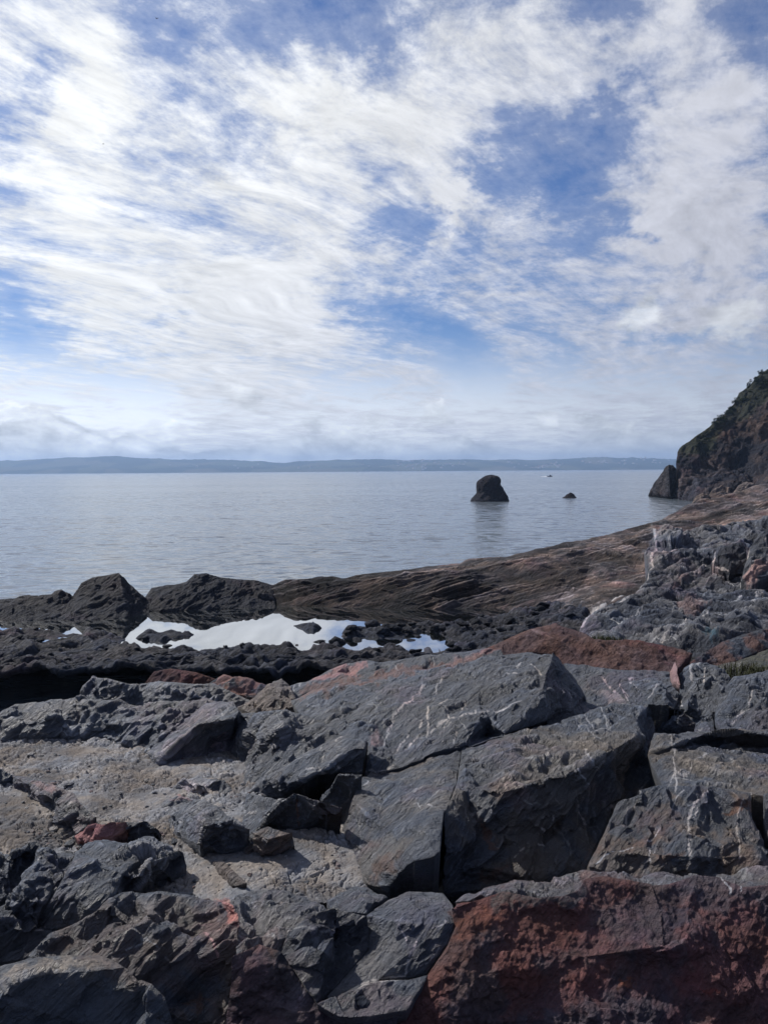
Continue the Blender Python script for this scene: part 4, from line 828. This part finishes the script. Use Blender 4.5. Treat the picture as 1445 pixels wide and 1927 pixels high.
# --- slope on the right
R('rock_slope', 'layered grey rock slope with white streaks above the red humped rock', [(1087, 1187, 15.2), (1097, 1166, 15.8), (1142, 1142, 17), (1201, 1114, 18.5), (1260, 1110, 18.8), (1330, 1120, 18.2), (1445, 1110, 18.4), (1600, 1090, 18.8), (1600, 1152, 15.5), (1445, 1184, 14.4), (1360, 1210, 13.5), (1315, 1235, 12.8), (1274, 1224, 13.2), (1184, 1207, 13.8), (1118, 1207, 14.2)],
  brk=[[(1130, 1175, 15.2), (1250, 1160, 15.6), (1330, 1150, 16.0), (1445, 1135, 16.6)], [(1180, 1150, 16.6), (1300, 1132, 17.3)]], tint='grey', mix=('slated', .7), mat=M_MID, scl=1.7, amp=1.0, terr=2.4, skirt=1.5, edge=.05)
R('rock_slope', 'upper right rock slope with a pale rugged edge against the brown ridge', [(1199, 1118, 18.9), (1215, 1097, 20), (1222, 1063, 21), (1211, 1038, 22), (1232, 1004, 23.5), (1242, 993, 24), (1301, 997, 25.5), (1360, 985, 26), (1445, 969, 27), (1600, 930, 29), (1600, 1098, 18.5), (1445, 1115, 18.2), (1330, 1125, 18.2), (1260, 1115, 18.6)],
  inner=[(1290, 1040, 21.5), (1400, 1050, 20.8), (1350, 1090, 19.2), (1260, 1080, 20.0), (1330, 1020, 23.0)], tint='grey', mix=('slated', .5), mat=M_MID, scl=1.9, amp=1.25, terr=1.8, skirt=2.5, edge=.05)
R('rock_block', 'dark block with white veins standing on the upper right slope', [(1338, 1064, 19.6), (1358, 1030, 19.9), (1395, 1020, 20.0), (1404, 1040, 19.7), (1407, 1078, 19.2), (1370, 1084, 19.1)], brk=[[(1362, 1034, 19.8), (1372, 1080, 19.1)]], tint='slated', mat=M_MID, scl=1.6, skirt=1.5)
R('rock_block', 'pink footed rock block on the upper slope at the right edge', [(1393, 1097, 18.4), (1410, 1030, 19.4), (1430, 1005, 19.8), (1470, 995, 20), (1600, 980, 20), (1600, 1085, 18.4), (1445, 1090, 18.3), (1415, 1106, 18.1)], tint='slate', mat=M_MID, scl=1.6, amp=1.2, skirt=1.5)
# --- ridge between pool and sea
R('bedrock_ridge', 'long brown bedrock ridge rising from the pool to the right skyline', [(505, 1100, 42), (547, 1091, 42), (599, 1086, 42.3), (644, 1088, 42.5), (671, 1082, 42.7), (744, 1072, 43), (796, 1065, 43.5), (865, 1059, 44), (882, 1051, 44.5), (950, 1046, 45), (1004, 1033, 46), (1060, 1022, 47), (1078, 1021, 47), (1090, 1019, 47.3), (1153, 1004, 49), (1239, 978, 52), (1291, 952, 54), (1326, 938, 56), (1395, 924, 58), (1445, 910, 60), (1700, 850, 66),
   (1700, 1000, 44), (1445, 1000, 44), (1300, 1030, 42), (1260, 1100, 36), (1150, 1165, 32), (1090, 1172, 33), (1014, 1156, 36), (950, 1149, 37.2), (830, 1150, 37.2), (700, 1147, 37.6), (623, 1146, 37.8), (560, 1141, 38.4), (498, 1140, 38.6)],
  brk=[[(560, 1106, 40.2), (700, 1094, 40.0), (850, 1078, 40.2), (1000, 1054, 41.2), (1120, 1032, 43.0), (1230, 1006, 46), (1330, 975, 51), (1445, 945, 54)], [(640, 1130, 38.5), (800, 1126, 38.2), (950, 1114, 38.6), (1100, 1096, 38.8), (1200, 1080, 39.0)], [(885, 1132, 38.3), (892, 1100, 39.3)]],
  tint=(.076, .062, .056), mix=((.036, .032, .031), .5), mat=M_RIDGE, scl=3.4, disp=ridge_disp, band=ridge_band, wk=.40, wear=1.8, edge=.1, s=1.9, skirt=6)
RG = 'dark rocks between the pool and the sea'
R('ridge_rock', 'jagged dark ridge rock with a stepped top behind the pool', [(274, 1122, 38.8), (284, 1104, 39.2), (310, 1099, 39.4), (336, 1095, 39.5), (350, 1092, 39.6), (365, 1079, 39.9), (388, 1077, 40), (412, 1085, 40.2), (450, 1090, 40.4), (478, 1091, 40.6), (514, 1099, 40.6), (520, 1144, 38.0), (450, 1145, 37.9), (380, 1148, 37.5), (300, 1152, 37.0), (272, 1148, 37.3)], brk=[[(300, 1125, 37.9), (360, 1112, 38.6), (440, 1110, 39.2)]], tint='darkridge', mat=M_WET, scl=2.0, amp=.7, terr=.6, edge=.05, s=1.8, skirt=3, group=RG)
R('ridge_rock', 'tall pyramid shaped dark rock standing between pool and sea', [(135, 1122, 37.4), (152, 1095, 38.0), (173, 1084, 38.3), (200, 1080, 38.4), (225, 1076, 38.4), (236, 1086, 38.3), (263, 1116, 38.2), (286, 1130, 38.0), (282, 1154, 36.9), (230, 1168, 35.4), (150, 1174, 34.8), (118, 1168, 35.3)], brk=[[(225, 1078, 38.2), (232, 1120, 37.0), (240, 1160, 35.8)]], inner=[(180, 1125, 36.9), (200, 1148, 36.0)], tint='darkridge', mat=M_WET, scl=2.0, amp=.7, terr=.5, edge=.05, s=1.8, skirt=3, group=RG)
R('ridge_rock', 'low dark rock with a small knob left of the pyramid shaped rock', [(58, 1128, 37.0), (75, 1118, 37.3), (97, 1118, 37.4), (104, 1112, 37.5), (116, 1109, 37.5), (134, 1118, 37.4), (150, 1130, 37.0), (150, 1172, 35.0), (90, 1174, 34.8), (55, 1170, 35.1)], inner=[(105, 1140, 36.4)], tint='darkridge', mat=M_WET, scl=1.8, amp=.8, terr=.5, edge=.05, s=1.8, skirt=3, group=RG)
R('ridge_rock', 'low dark rock at the left edge between pool and sea', [(-260, 1126, 37.4), (-120, 1119, 37.6), (0, 1125, 37.3), (25, 1123, 37.3), (52, 1118, 37.4), (72, 1120, 37.3), (80, 1170, 35.1), (30, 1175, 34.7), (-100, 1176, 34.5), (-260, 1178, 34.5)], inner=[(0, 1142, 36.4), (-120, 1140, 36.6)], tint='darkridge', mat=M_WET, scl=1.8, amp=.8, terr=.5, edge=.05, s=1.8, skirt=3, group=RG)
R('sea_rock', 'dark pointed rock fin at the foot of the headland', [(1218, 934, -8.15), (1222, 922, 218), (1234, 901, 214), (1249, 880, 210), (1257, 872, 208), (1266, 874, 208), (1276, 884, 207), (1280, 942, -8.15), (1263, 938.5, -8.15)], brk=[[(1257, 873, 207), (1259, 936, 200)]], tint=(.030, .028, .030), mat=M_CLIFF, scl=9, amp=.7, edge=.3, s=1.5, skirt=10)
for i, (x0, y0, w, h) in enumerate([(1352, 925, 46, 26), (1318, 935, 30, 16), (1400, 915, 40, 20)]):
    d0 = 178 - i * 3
    R('boulder', ['largest sunlit boulder at the foot of the headland', 'small boulder at the waterline of the headland', 'boulder at the headland foot nearest the right edge'][i],
      [(x0 - w * .6, y0 + h * .8, d0 - 2), (x0 - w * .3, y0 - h * .1, d0), (x0 + w * .1, y0 - h * .5, d0 + 2), (x0 + w * .45, y0 - h * .35, d0 + 2), (x0 + w * .6, y0 + h * .8, d0 - 2)], inner=[(x0, y0 + h * .1, d0 - 1)], tint=(.13, .105, .09), mat=M_CLIFF, scl=6, amp=.8, edge=.2, s=1.6, skirt=6)

# ------------------------------------------------------------------ rocks standing in the sea
def ring_rock(name, label, cx, cy, levels, seed, mat, tint, scl, amp, seg=72, sub=30, ratio=.8):
    d = pt(cx, cy, -EYE)[1]
    c = pt(cx, cy, -EYE)
    zs, xl, xr = [], [], []
    for (py, l, r) in levels:
        a = pt(l, py, d); b2 = pt(r, py, d); zs.append((a[2] + b2[2]) / 2); xl.append(a[0] - c[0]); xr.append(b2[0] - c[0])
    t = np.linspace(0, 1, sub); tk = np.linspace(0, 1, len(zs))
    Z = np.interp(t, tk, zs); L = np.interp(t, tk, xl); Rr = np.interp(t, tk, xr)
    th = np.linspace(0, 2 * math.pi, seg, endpoint=False)
    V = np.zeros((sub, seg, 3))
    w0 = (xr[0] - xl[0]) / 2
    for i in range(sub):
        m_ = (L[i] + Rr[i]) / 2; w = (Rr[i] - L[i]) / 2
        sx = np.sign(np.cos(th)) * np.abs(np.cos(th)) ** .85; sy = np.sign(np.sin(th)) * np.abs(np.sin(th)) ** .85
        V[i, :, 0] = m_ + w * sx; V[i, :, 1] = w * ratio * sy + .15 * w0 * t[i]; V[i, :, 2] = Z[i]
    V = V.reshape(-1, 3); V = np.concatenate([V, [[(L[-1] + Rr[-1]) / 2, .15 * w0, Z[-1] + .1]]])
    T = []
    for i in range(sub - 1):
        for j in range(seg):
            a, b2 = i * seg + j, i * seg + (j + 1) % seg; T += [(a, b2, b2 + seg), (a, b2 + seg, a + seg)]
    for j in range(seg): T.append(((sub - 1) * seg + j, (sub - 1) * seg + (j + 1) % seg, len(V) - 1))
    T = np.array(T); N_ = vnorm(V, T)
    V = V + N_ * (amp * rock_disp(V + seed, scl))[:, None]
    o = add_obj(name, mesh_np(name, V, T, np.tile(np.array(tint), (len(V), 1))), mat); o.location = (c[0], c[1], 0)
    tag(o, label, 'rock'); return o
ring_rock('sea_stack', 'large dark sea stack standing alone in the bay', 921, 943, [(950, 884, 957), (941, 885, 957), (934, 891, 954), (927, 897, 951), (920, 896, 947), (913, 896, 941.5), (907, 898, 942), (902, 903, 941.5), (898.5, 908, 940), (896.5, 913, 937), (895.2, 919, 932)], 3, M_CLIFF, (.022, .021, .026), 2.6, .7)
ring_rock('sea_rock', 'small dark rock in the bay right of the sea stack', 1070, 937, [(942, 1054, 1086), (938, 1056, 1085), (936, 1060, 1083), (933, 1064, 1081), (930, 1068, 1079.5), (927.5, 1071, 1075)], 9, M_CLIFF, (.022, .021, .026), 1.4, .8, 48, 20)

# ------------------------------------------------------------------ loose rocks on the platform
def boulder_mesh(seed, n=3):
    import bmesh
    bm = bmesh.new(); bmesh.ops.create_icosphere(bm, subdivisions=n, radius=1.0)
    V = np.array([v.co[:] for v in bm.verts]); T = np.array([[v.index for v in f.verts] for f in bm.faces]); bm.free()
    r = np.random.default_rng(seed)
    pl_ = r.normal(size=(13, 3)); pl_ /= np.linalg.norm(pl_, axis=1)[:, None]; ds = r.uniform(.55, .85, 13)
    k = np.min(np.where(V @ pl_.T > .05, ds / np.maximum(V @ pl_.T, .05), 9), 1)
    V = V * np.minimum(k, 1.05)[:, None] * np.array([1, .85, .62])
    V += 0.05 * vnorm(V, T) * fbm(V * 3 + seed, 3)[:, None]
    return mesh_np('boulder', V, T, np.tile(np.array(TINT['wet']), (len(V), 1)))
BM = [boulder_mesh(s) for s in range(10)]
for m_ in BM: m_.materials.append(M_WET)
PG = 'dark loose rocks on the tidal platform'
def zplat(x, y):
    i = int(np.clip(np.searchsorted(ys, y), 0, nr - 1)); j = int(np.clip(np.searchsorted(xs, x), 0, nc - 1)); return PVg[i, j, 2]
def loose(px, py, wpx, label, grp=PG, up=0.25, k=None):
    c = on_level(px, py); r = wpx / F * c[1] / 2
    o = add_obj('boulder', BM[random.randrange(len(BM)) if k is None else k]); z0 = max(zplat(c[0], c[1]), ZP - .1)
    o.location = (c[0], c[1] + r * .5, z0 + r * up); o.scale = (r * random.uniform(.95, 1.2), r * random.uniform(.7, 1.1), r * random.uniform(.55, 1.1)); o.rotation_euler = (random.uniform(-.3, .3), random.uniform(-.3, .3), random.uniform(0, 6.28))
    tag(o, label, 'rock', grp); return o
named = [(636, 1212, 34, 'round dark boulder at the right shore of the bright pool'), (655, 1199, 24, 'dark boulder behind the round boulder at the pool shore'), (672, 1206, 22, 'dark boulder in the gap between the main pool and the small pool'),
         (600, 1209, 24, 'small grey rock lying alone in the bright pool'), (690, 1236, 30, 'light grey boulder beside the pink patch of rock'), (752, 1188, 26, 'upright dark boulder right of the bright pool'), (700, 1186, 36, 'wide dark boulder at the right end of the bright pool'),
         (660, 1184, 22, 'small dark boulder at the right end of the bright pool'), (788, 1199, 20, 'dark boulder on the left shore of the small right hand pool'), (720, 1200, 32, 'dark boulder on the bar between the two small pools'), (775, 1206, 26, 'dark low boulder beside the small right hand pool'), (740, 1196, 30, 'broad dark boulder on the bar behind the small pools')]
for q in named: loose(*q)
def scatter(n, x0, x1, y0, y1, w0, w1, label):
    k = 0
    while k < n:
        x, y = random.uniform(x0, x1), random.uniform(y0, y1); c = on_level(x, y)
        i = int(np.clip(np.searchsorted(ys, c[1]), 0, nr - 1)); j = int(np.clip(np.searchsorted(xs, c[0]), 0, nc - 1))
        if land.reshape(nr, nc)[i, j] < .45 and random.random() > .12: k += .2; continue
        loose(x, y, random.uniform(w0, w1), label, label.replace('dark loose rock', 'loose rocks')); k += 1
scatter(55, 640, 990, 1172, 1236, 7, 26, 'dark loose rock heaped at the right end of the pool')
scatter(34, 300, 640, 1224, 1268, 6, 22, 'dark loose rock on the near shore of the bright pool')
scatter(26, -60, 300, 1192, 1262, 6, 24, 'dark loose rock on the left part of the tidal platform')
scatter(22, 860, 1090, 1160, 1200, 10, 30, 'dark loose rock between pool and grey slope')

# ------------------------------------------------------------------ small stones lying on the mud
import bmesh
bm = bmesh.new(); bmesh.ops.create_icosphere(bm, subdivisions=1, radius=1.0)
SV = np.array([v.co[:] for v in bm.verts]); ST = np.array([[v.index for v in f.verts] for f in bm.faces]); bm.free()
ok = np.where((MUDP[:, 0] > -60) & (MUDP[:, 0] < 690))[0]
w_ = np.exp(2.2 * fbm(MUDV[ok] / .8 + 33, 3)) * np.where((MUDP[ok, 0] < 330) & (MUDP[ok, 1] > 1470), 3.0, 1.0) * (MUDV[ok, 1] ** 1.2); w_ /= w_.sum()
pk = RNG.choice(ok, 900, p=w_); GV, GT, GC = [], [], []
for n_, i in enumerate(pk):
    r_ = .006 + .020 * RNG.random() ** 3 + (.03 if RNG.random() < .03 else 0)
    v = SV * (1 + .35 * RNG.normal(size=(len(SV), 1)) * .5) * np.array([1.3, 1.0, .55]) * r_
    a_ = RNG.random() * 6.28; v = v @ np.array([[math.cos(a_), math.sin(a_), 0], [-math.sin(a_), math.cos(a_), 0], [0, 0, 1]])
    GV.append(v + MUDV[i] + np.array([0, 0, r_ * .2])); GT.append(ST + n_ * len(SV)); c_ = np.array(TINT[('slate', 'gravel', 'slated', 'mud', 'redbrown')[RNG.integers(5)]]); GC.append(np.tile(c_, (len(SV), 1)))
o = add_obj('gravel', mesh_np('gravel', np.concatenate(GV), np.concatenate(GT), np.concatenate(GC), False), M_SLATE); tag(o, kind='stuff')

# ------------------------------------------------------------------ shrubs on the headland
m_leaf = plain_mat('scrub_leaves', (.022, .030, .015), .8, .45, .6, .1)
m_bark = plain_mat('scrub_bark', (.05, .04, .03), .9, .3, 2)
def crown_mesh(seed, n=520):
    r = np.random.default_rng(seed); V = []; T = []
    cl = r.normal(size=(9, 3)) * np.array([.42, .42, .28]) + np.array([0, 0, .75]); cr = r.uniform(.28, .5, 9)
    for i in range(n):
        k = r.integers(9); dv = r.normal(size=3); dv /= np.linalg.norm(dv)
        c = cl[k] + dv * cr[k] * r.uniform(.55, 1.05)
        a = r.normal(size=3); a /= np.linalg.norm(a); b2 = np.cross(a, dv); b2 /= np.linalg.norm(b2) + 1e-9
        s_ = r.uniform(.07, .15); i0 = len(V)
        V += [c - a * s_, c + b2 * s_ * .7, c + a * s_, c - b2 * s_ * .7]; T += [(i0, i0 + 1, i0 + 2), (i0, i0 + 2, i0 + 3)]
    me = mesh_np('crown', np.array(V), np.array(T), None, False); me.materials.append(m_leaf); return me
CM = [crown_mesh(s) for s in range(6)]
def tube_mesh(name, pts, rad, mat, seg=6):
    V = []; T = []
    for (p, r_) in zip(pts, rad):
        for j in range(seg): V.append((p[0] + r_ * math.cos(j * 2 * math.pi / seg), p[1] + r_ * math.sin(j * 2 * math.pi / seg), p[2]))
    for i in range(len(pts) - 1):
        for j in range(seg):
            a, b2 = i * seg + j, i * seg + (j + 1) % seg; T += [(a, b2, b2 + seg), (a, b2 + seg, a + seg)]
    me = mesh_np(name, np.array(V), np.array(T)); me.materials.append(mat); return me
TM = tube_mesh('trunk', [(0, 0, -.3), (.03, 0, .2), (-.04, .03, .5), (.05, .02, .9)], [.09, .07, .05, .02], m_bark)
skyl = [(p[0], p[1]) for p in hl[:14]]
def shrub(px, py, w, label):
    i = np.argmin((HLP[:, 0] - px) ** 2 + (HLP[:, 1] - py) ** 2); p = HLV[i]
    e = bpy.data.objects.new('shrub', None); col.objects.link(e); s_ = w / F * p[1] / 1.9
    e.location = (p[0], p[1], p[2] - .25 * s_); e.rotation_euler = (0, 0, random.uniform(0, 6.28)); e.scale = (s_, s_, s_ * random.uniform(.8, 1.15)); e.empty_display_size = .5
    add_obj('crown', random.choice(CM), None, e); add_obj('trunk', TM, None, e)
    tag(e, label, 'shrub', label)
xs_s = np.array([p[0] for p in skyl])[::-1]; ys_s = np.array([p[1] for p in skyl])[::-1]
for k in range(60):
    x = random.uniform(1334, 1640); y = np.interp(x, xs_s, ys_s)
    deep = np.interp(x, [1334, 1380, 1445, 1640], [4, 20, 36, 60])
    t = random.random() ** 1.3
    shrub(x, y + 2 + deep * t, random.uniform(9, 19) * np.interp(x, [1334, 1400, 1640], [.75, 1.0, 1.3]), 'dark evergreen shrub in the thicket along the headland crest')
for k in range(26):
    x = random.uniform(1276, 1440); y = np.interp(x, xs_s, ys_s) + random.uniform(2, 34)
    shrub(x, y, random.uniform(3.5, 8), 'small low bush on the open upper slope of the headland')

# ------------------------------------------------------------------ grass tufts
m_grass = plain_mat('tuft_grass', (.040, .044, .020), .8, .4, 9.0, .15)
def tuft(px, py, d, w, n, hgt, label):
    c = pt(px, py, d); r = random.Random(int(px)); V = []; T = []
    for i in range(n):
        x, y = r.gauss(0, w * .38), r.gauss(0, w * .25); a = r.uniform(0, 6.28); L = hgt * r.uniform(.5, 1.15); bd = L * r.uniform(.2, .8); wd = .006
        p = np.array([x, y, -.06]); q = np.array([math.cos(a), math.sin(a), 0]); s_ = np.array([-q[1], q[0], 0]) * wd
        i0 = len(V); V += [p - s_, p + s_, p + q * bd * .35 + s_ * .8 + (0, 0, L * .6), p + q * bd * .35 - s_ * .8 + (0, 0, L * .6), p + q * bd + (0, 0, L)]
        T += [(i0, i0 + 1, i0 + 2), (i0, i0 + 2, i0 + 3), (i0 + 3, i0 + 2, i0 + 4)]
    o = add_obj('grass_tuft', mesh_np('grass_tuft', np.array(V), np.array(T), None, False), m_grass); o.location = c; tag(o, label, 'grass')
tuft(1428, 1266, -2.98, .75, 900, .16, 'larger green grass tuft on the rock shelf at the right edge')
tuft(1140, 1202, 14.0, .40, 260, .12, 'small olive grass tuft at the foot of the grey slope')

# ------------------------------------------------------------------ boats, houses, birds
def box(V, T, x0, x1, y0, y1, z0, z1, taper=1.0):
    i = len(V); cx, cy = (x0 + x1) / 2, (y0 + y1) / 2
    V += [(x0, y0, z0), (x1, y0, z0), (x1, y1, z0), (x0, y1, z0)] + [(cx + (x - cx) * taper, cy + (y - cy) * taper, z1) for x, y in ((x0, y0), (x1, y0), (x1, y1), (x0, y1))]
    for f in ((0, 3, 2, 1), (4, 5, 6, 7), (0, 1, 5, 4), (1, 2, 6, 5), (2, 3, 7, 6), (3, 0, 4, 7)): T += [(i + f[0], i + f[1], i + f[2]), (i + f[0], i + f[2], i + f[3])]
def hull(L, Wd, Hh):
    V = []; T = []; n = 12
    for i in range(n):
        t = i / (n - 1); w = Wd / 2 * (1 - max(0, (t - .45) / .55) ** 2.2) * (.92 + .08 * min(1, t * 4)); x = L * (t - .5); sh = Hh * (1 + .35 * t * t)
        w = max(w, .03)
        V += [(x, -w, sh), (x, -w * .8, .1), (x, 0, -.3), (x, w * .8, .1), (x, w, sh)]
    for i in range(n - 1):
        for j in range(5):
            a, b2 = i * 5 + j, i * 5 + (j + 1) % 5; T += [(a, b2, b2 + 5), (a, b2 + 5, a + 5)]
    T += [(0, 1, 2), (0, 2, 3), (0, 3, 4)]
    return np.array(V), np.array(T)
m_dark = plain_mat('boat_navy', (.03, .035, .05), .4, .1, 2); m_white = plain_mat('boat_white', (.7, .7, .7), .5, .05, 2); m_glass = plain_mat('boat_glass', (.02, .03, .04), .1); m_foam = plain_mat('wake_foam', (.75, .78, .8), .8, .2, 1.5)
c = pt(1034, 897, -EYE)
bt = bpy.data.objects.new('motor_boat', None); col.objects.link(bt); bt.location = (c[0], c[1], 0.12); bt.rotation_euler = (0, 0, math.radians(8))
tag(bt, 'small dark motor boat crossing the bay beyond the rocks', 'boat')
v, t_ = hull(5.6, 2.0, .75); add_obj('hull', mesh_np('hull', v, t_, None, False), m_dark, bt)
V, T = [], []; box(V, T, -.4, 1.1, -.7, .7, .75, 1.75, .8); add_obj('cabin', mesh_np('cabin', np.array(V), np.array(T), None, False), m_dark, bt)
V, T = [], []; box(V, T, 1.0, 1.25, -.6, .6, 1.05, 1.6, .8); add_obj('windscreen', mesh_np('windscreen', np.array(V), np.array(T), None, False), m_glass, bt)
V, T = [], []; box(V, T, -3.1, -2.75, -.2, .2, .1, 1.25, .8); add_obj('outboard_motor', mesh_np('outboard_motor', np.array(V), np.array(T), None, False), m_dark, bt)
wv = []; 
for i in range(14):
    x = -3.0 - i * .55; w = .5 + i * .1; hgt = .28 * (1 - i / 14) + .03 * math.sin(i * 3)
    wv += [(x, -w, -.14), (x, 0, hgt), (x, w, -.14)]
add_obj('wake', mesh_np('wake', np.array(wv), grid_tris(14, 3)), m_foam, bt)
def sailboat(px, py, Lm, label):
    c = pt(px, py, -EYE); e = bpy.data.objects.new('sailing_boat', None); col.objects.link(e); e.location = (c[0], c[1], .1); e.rotation_euler = (0, 0, math.radians(random.uniform(20, 60)))
    tag(e, label, 'boat'); v, t_ = hull(Lm, Lm * .3, Lm * .1); add_obj('hull', mesh_np('hull', v, t_, None, False), m_white, e)
    add_obj('mast', tube_mesh('mast', [(0, 0, 0), (0, 0, Lm * 1.4)], [.08, .05], m_white), None, e)
    sv = [(-.05, .02, Lm * .22), (-Lm * .45, .25, Lm * .22), (-.05, .02, Lm * 1.36), (-Lm * .22, .3, Lm * .7), (-.05, -.05, Lm * .22), (-Lm * .45, .2, Lm * .22), (-.05, -.05, Lm * 1.36), (-Lm * .22, .22, Lm * .7)]
    add_obj('main_sail', mesh_np('main_sail', np.array(sv), np.array([(0, 1, 3), (0, 3, 2), (4, 7, 5), (4, 6, 7)]), None, False), m_white, e)
    jv = [(.1, 0, Lm * 1.2), (Lm * .45, 0, Lm * .15), (.15, .25, Lm * .2), (.1, .05, Lm * 1.2), (Lm * .45, .05, Lm * .15), (.15, .32, Lm * .2)]
    add_obj('jib', mesh_np('jib', np.array(jv), np.array([(0, 1, 2), (3, 5, 4)]), None, False), m_white, e)
sailboat(674, 889.3, 8.5, 'tiny white sailing boat off the far shore, left of centre')
sailboat(790, 888.2, 6.0, 'tiny white sailing boat off the far shore, nearer the sea stack')

m_wall = plain_mat('house_render', (.62, .60, .57), .9); m_roof = plain_mat('house_roof', (.16, .10, .08), .9)
V, T = [], []; box(V, T, -6, 6, -4.5, 4.5, -4, 5.5)
wallm = mesh_np('wall', np.array(V), np.array(T), None, False); wallm.materials.append(m_wall)
rv = [(-6.5, -5, 5.45), (6.5, -5, 5.45), (6.5, 5, 5.45), (-6.5, 5, 5.45), (-6.3, 0, 8.6), (6.3, 0, 8.6)]
roofm = mesh_np('roof', np.array(rv), np.array([(0, 1, 5), (0, 5, 4), (2, 3, 4), (2, 4, 5), (1, 2, 5), (3, 0, 4)]), None, False); roofm.materials.append(m_roof)
HVr = fl[:rows * cols].reshape(rows, cols, 3)
def house(px, t, s_, label):
    j = int(np.clip((px - cx[0]) / (cx[1] - cx[0]), 0, cols - 1)); i = int(t * (rows - 1)); p = HVr[i, j]
    e = bpy.data.objects.new('house', None); col.objects.link(e); e.location = (p[0], p[1], p[2] + 1); e.scale = (s_, s_, s_); e.rotation_euler = (0, 0, random.uniform(-.6, .6))
    add_obj('wall', wallm, None, e); add_obj('roof', roofm, None, e); tag(e, label, 'house', label)
cents = [(random.uniform(760, 1260), random.uniform(.12, .8)) for _ in range(14)]
for k in range(120):
    cxx, ct = random.choice(cents)
    house(random.gauss(cxx, 22), min(.9, max(.05, random.gauss(ct, .06))), random.uniform(.8, 1.5), 'tiny pale house in the town on the far right shore')
for k in range(12):
    house(random.uniform(300, 740), random.uniform(.1, .7), random.uniform(.8, 1.3), 'tiny pale house among the fields of the far shore')

m_bird = plain_mat('bird_plumage', (.03, .03, .035), .8, .2, 8)
def bird(px, py, d, flap, heading, label):
    c = pt(px, py, d); V = []; T = []
    body = [(-.30, .015, 0), (-.18, .05, 0), (0, .085, .0), (.14, .06, .01), (.22, .045, .03), (.28, .012, .02)]
    for (x, r_, z0) in body:
        for j in range(8): V.append((x, r_ * math.cos(j * math.pi / 4), z0 + r_ * math.sin(j * math.pi / 4)))
    for i in range(len(body) - 1):
        for j in range(8):
            a, b2 = i * 8 + j, i * 8 + (j + 1) % 8; T += [(a, b2, b2 + 8), (a, b2 + 8, a + 8)]
    for s_ in (-1, 1):
        i0 = len(V)
        for (y, xa, xb, z) in [(.04, .12, -.12, .03), (.28, .15, -.08, .03 + .20 * flap), (.62, .02, -.10, .03 + .28 * flap)]:
            V += [(xa, s_ * y, z + .012), (xb, s_ * y, z), (xa, s_ * y, z - .012)]
        for k in range(2):
            a = i0 + k * 3
            for j in range(3): b2 = a + (j + 1) % 3; T += [(a + j, b2, b2 + 3), (a + j, b2 + 3, a + j + 3)]
    i0 = len(V); V += [(-.28, .02, 0), (-.28, -.02, 0), (-.44, .07, .0), (-.44, -.07, .0), (-.28, 0, .02)]; T += [(i0, i0 + 2, i0 + 3), (i0, i0 + 3, i0 + 1), (i0 + 4, i0 + 2, i0 + 3)]
    o = add_obj('bird', mesh_np('bird', np.array(V), np.array(T)), m_bird); o.location = c; o.rotation_euler = (math.radians(25), math.radians(-10), heading); tag(o, label, 'bird')
bird(295, 35, 190, .9, math.radians(70), 'dark bird flying near the top of the sky')
bird(195, 271, 260, .5, math.radians(20), 'smaller dark bird flying in the cloud on the left')

# ------------------------------------------------------------------ haze over the bay
V, T = [], []; box(V, T, -13000, 13000, -12500, 12500, -60, 230)
hzo = add_obj('haze', mesh_np('haze', np.array(V), np.array(T), None, False)); tag(hzo, kind='stuff')
mh = bpy.data.materials.new('haze_air'); mh.use_nodes = True; t = mh.node_tree; t.nodes.clear()
oo = t.nodes.new('ShaderNodeOutputMaterial'); pv = t.nodes.new('ShaderNodeVolumePrincipled')
pv.inputs['Color'].default_value = (.46, .66, 1.0, 1); pv.inputs['Density'].default_value = 1.5e-4; pv.inputs['Anisotropy'].default_value = 0.2
t.links.new(pv.outputs[0], oo.inputs['Volume']); hzo.data.materials.append(mh)
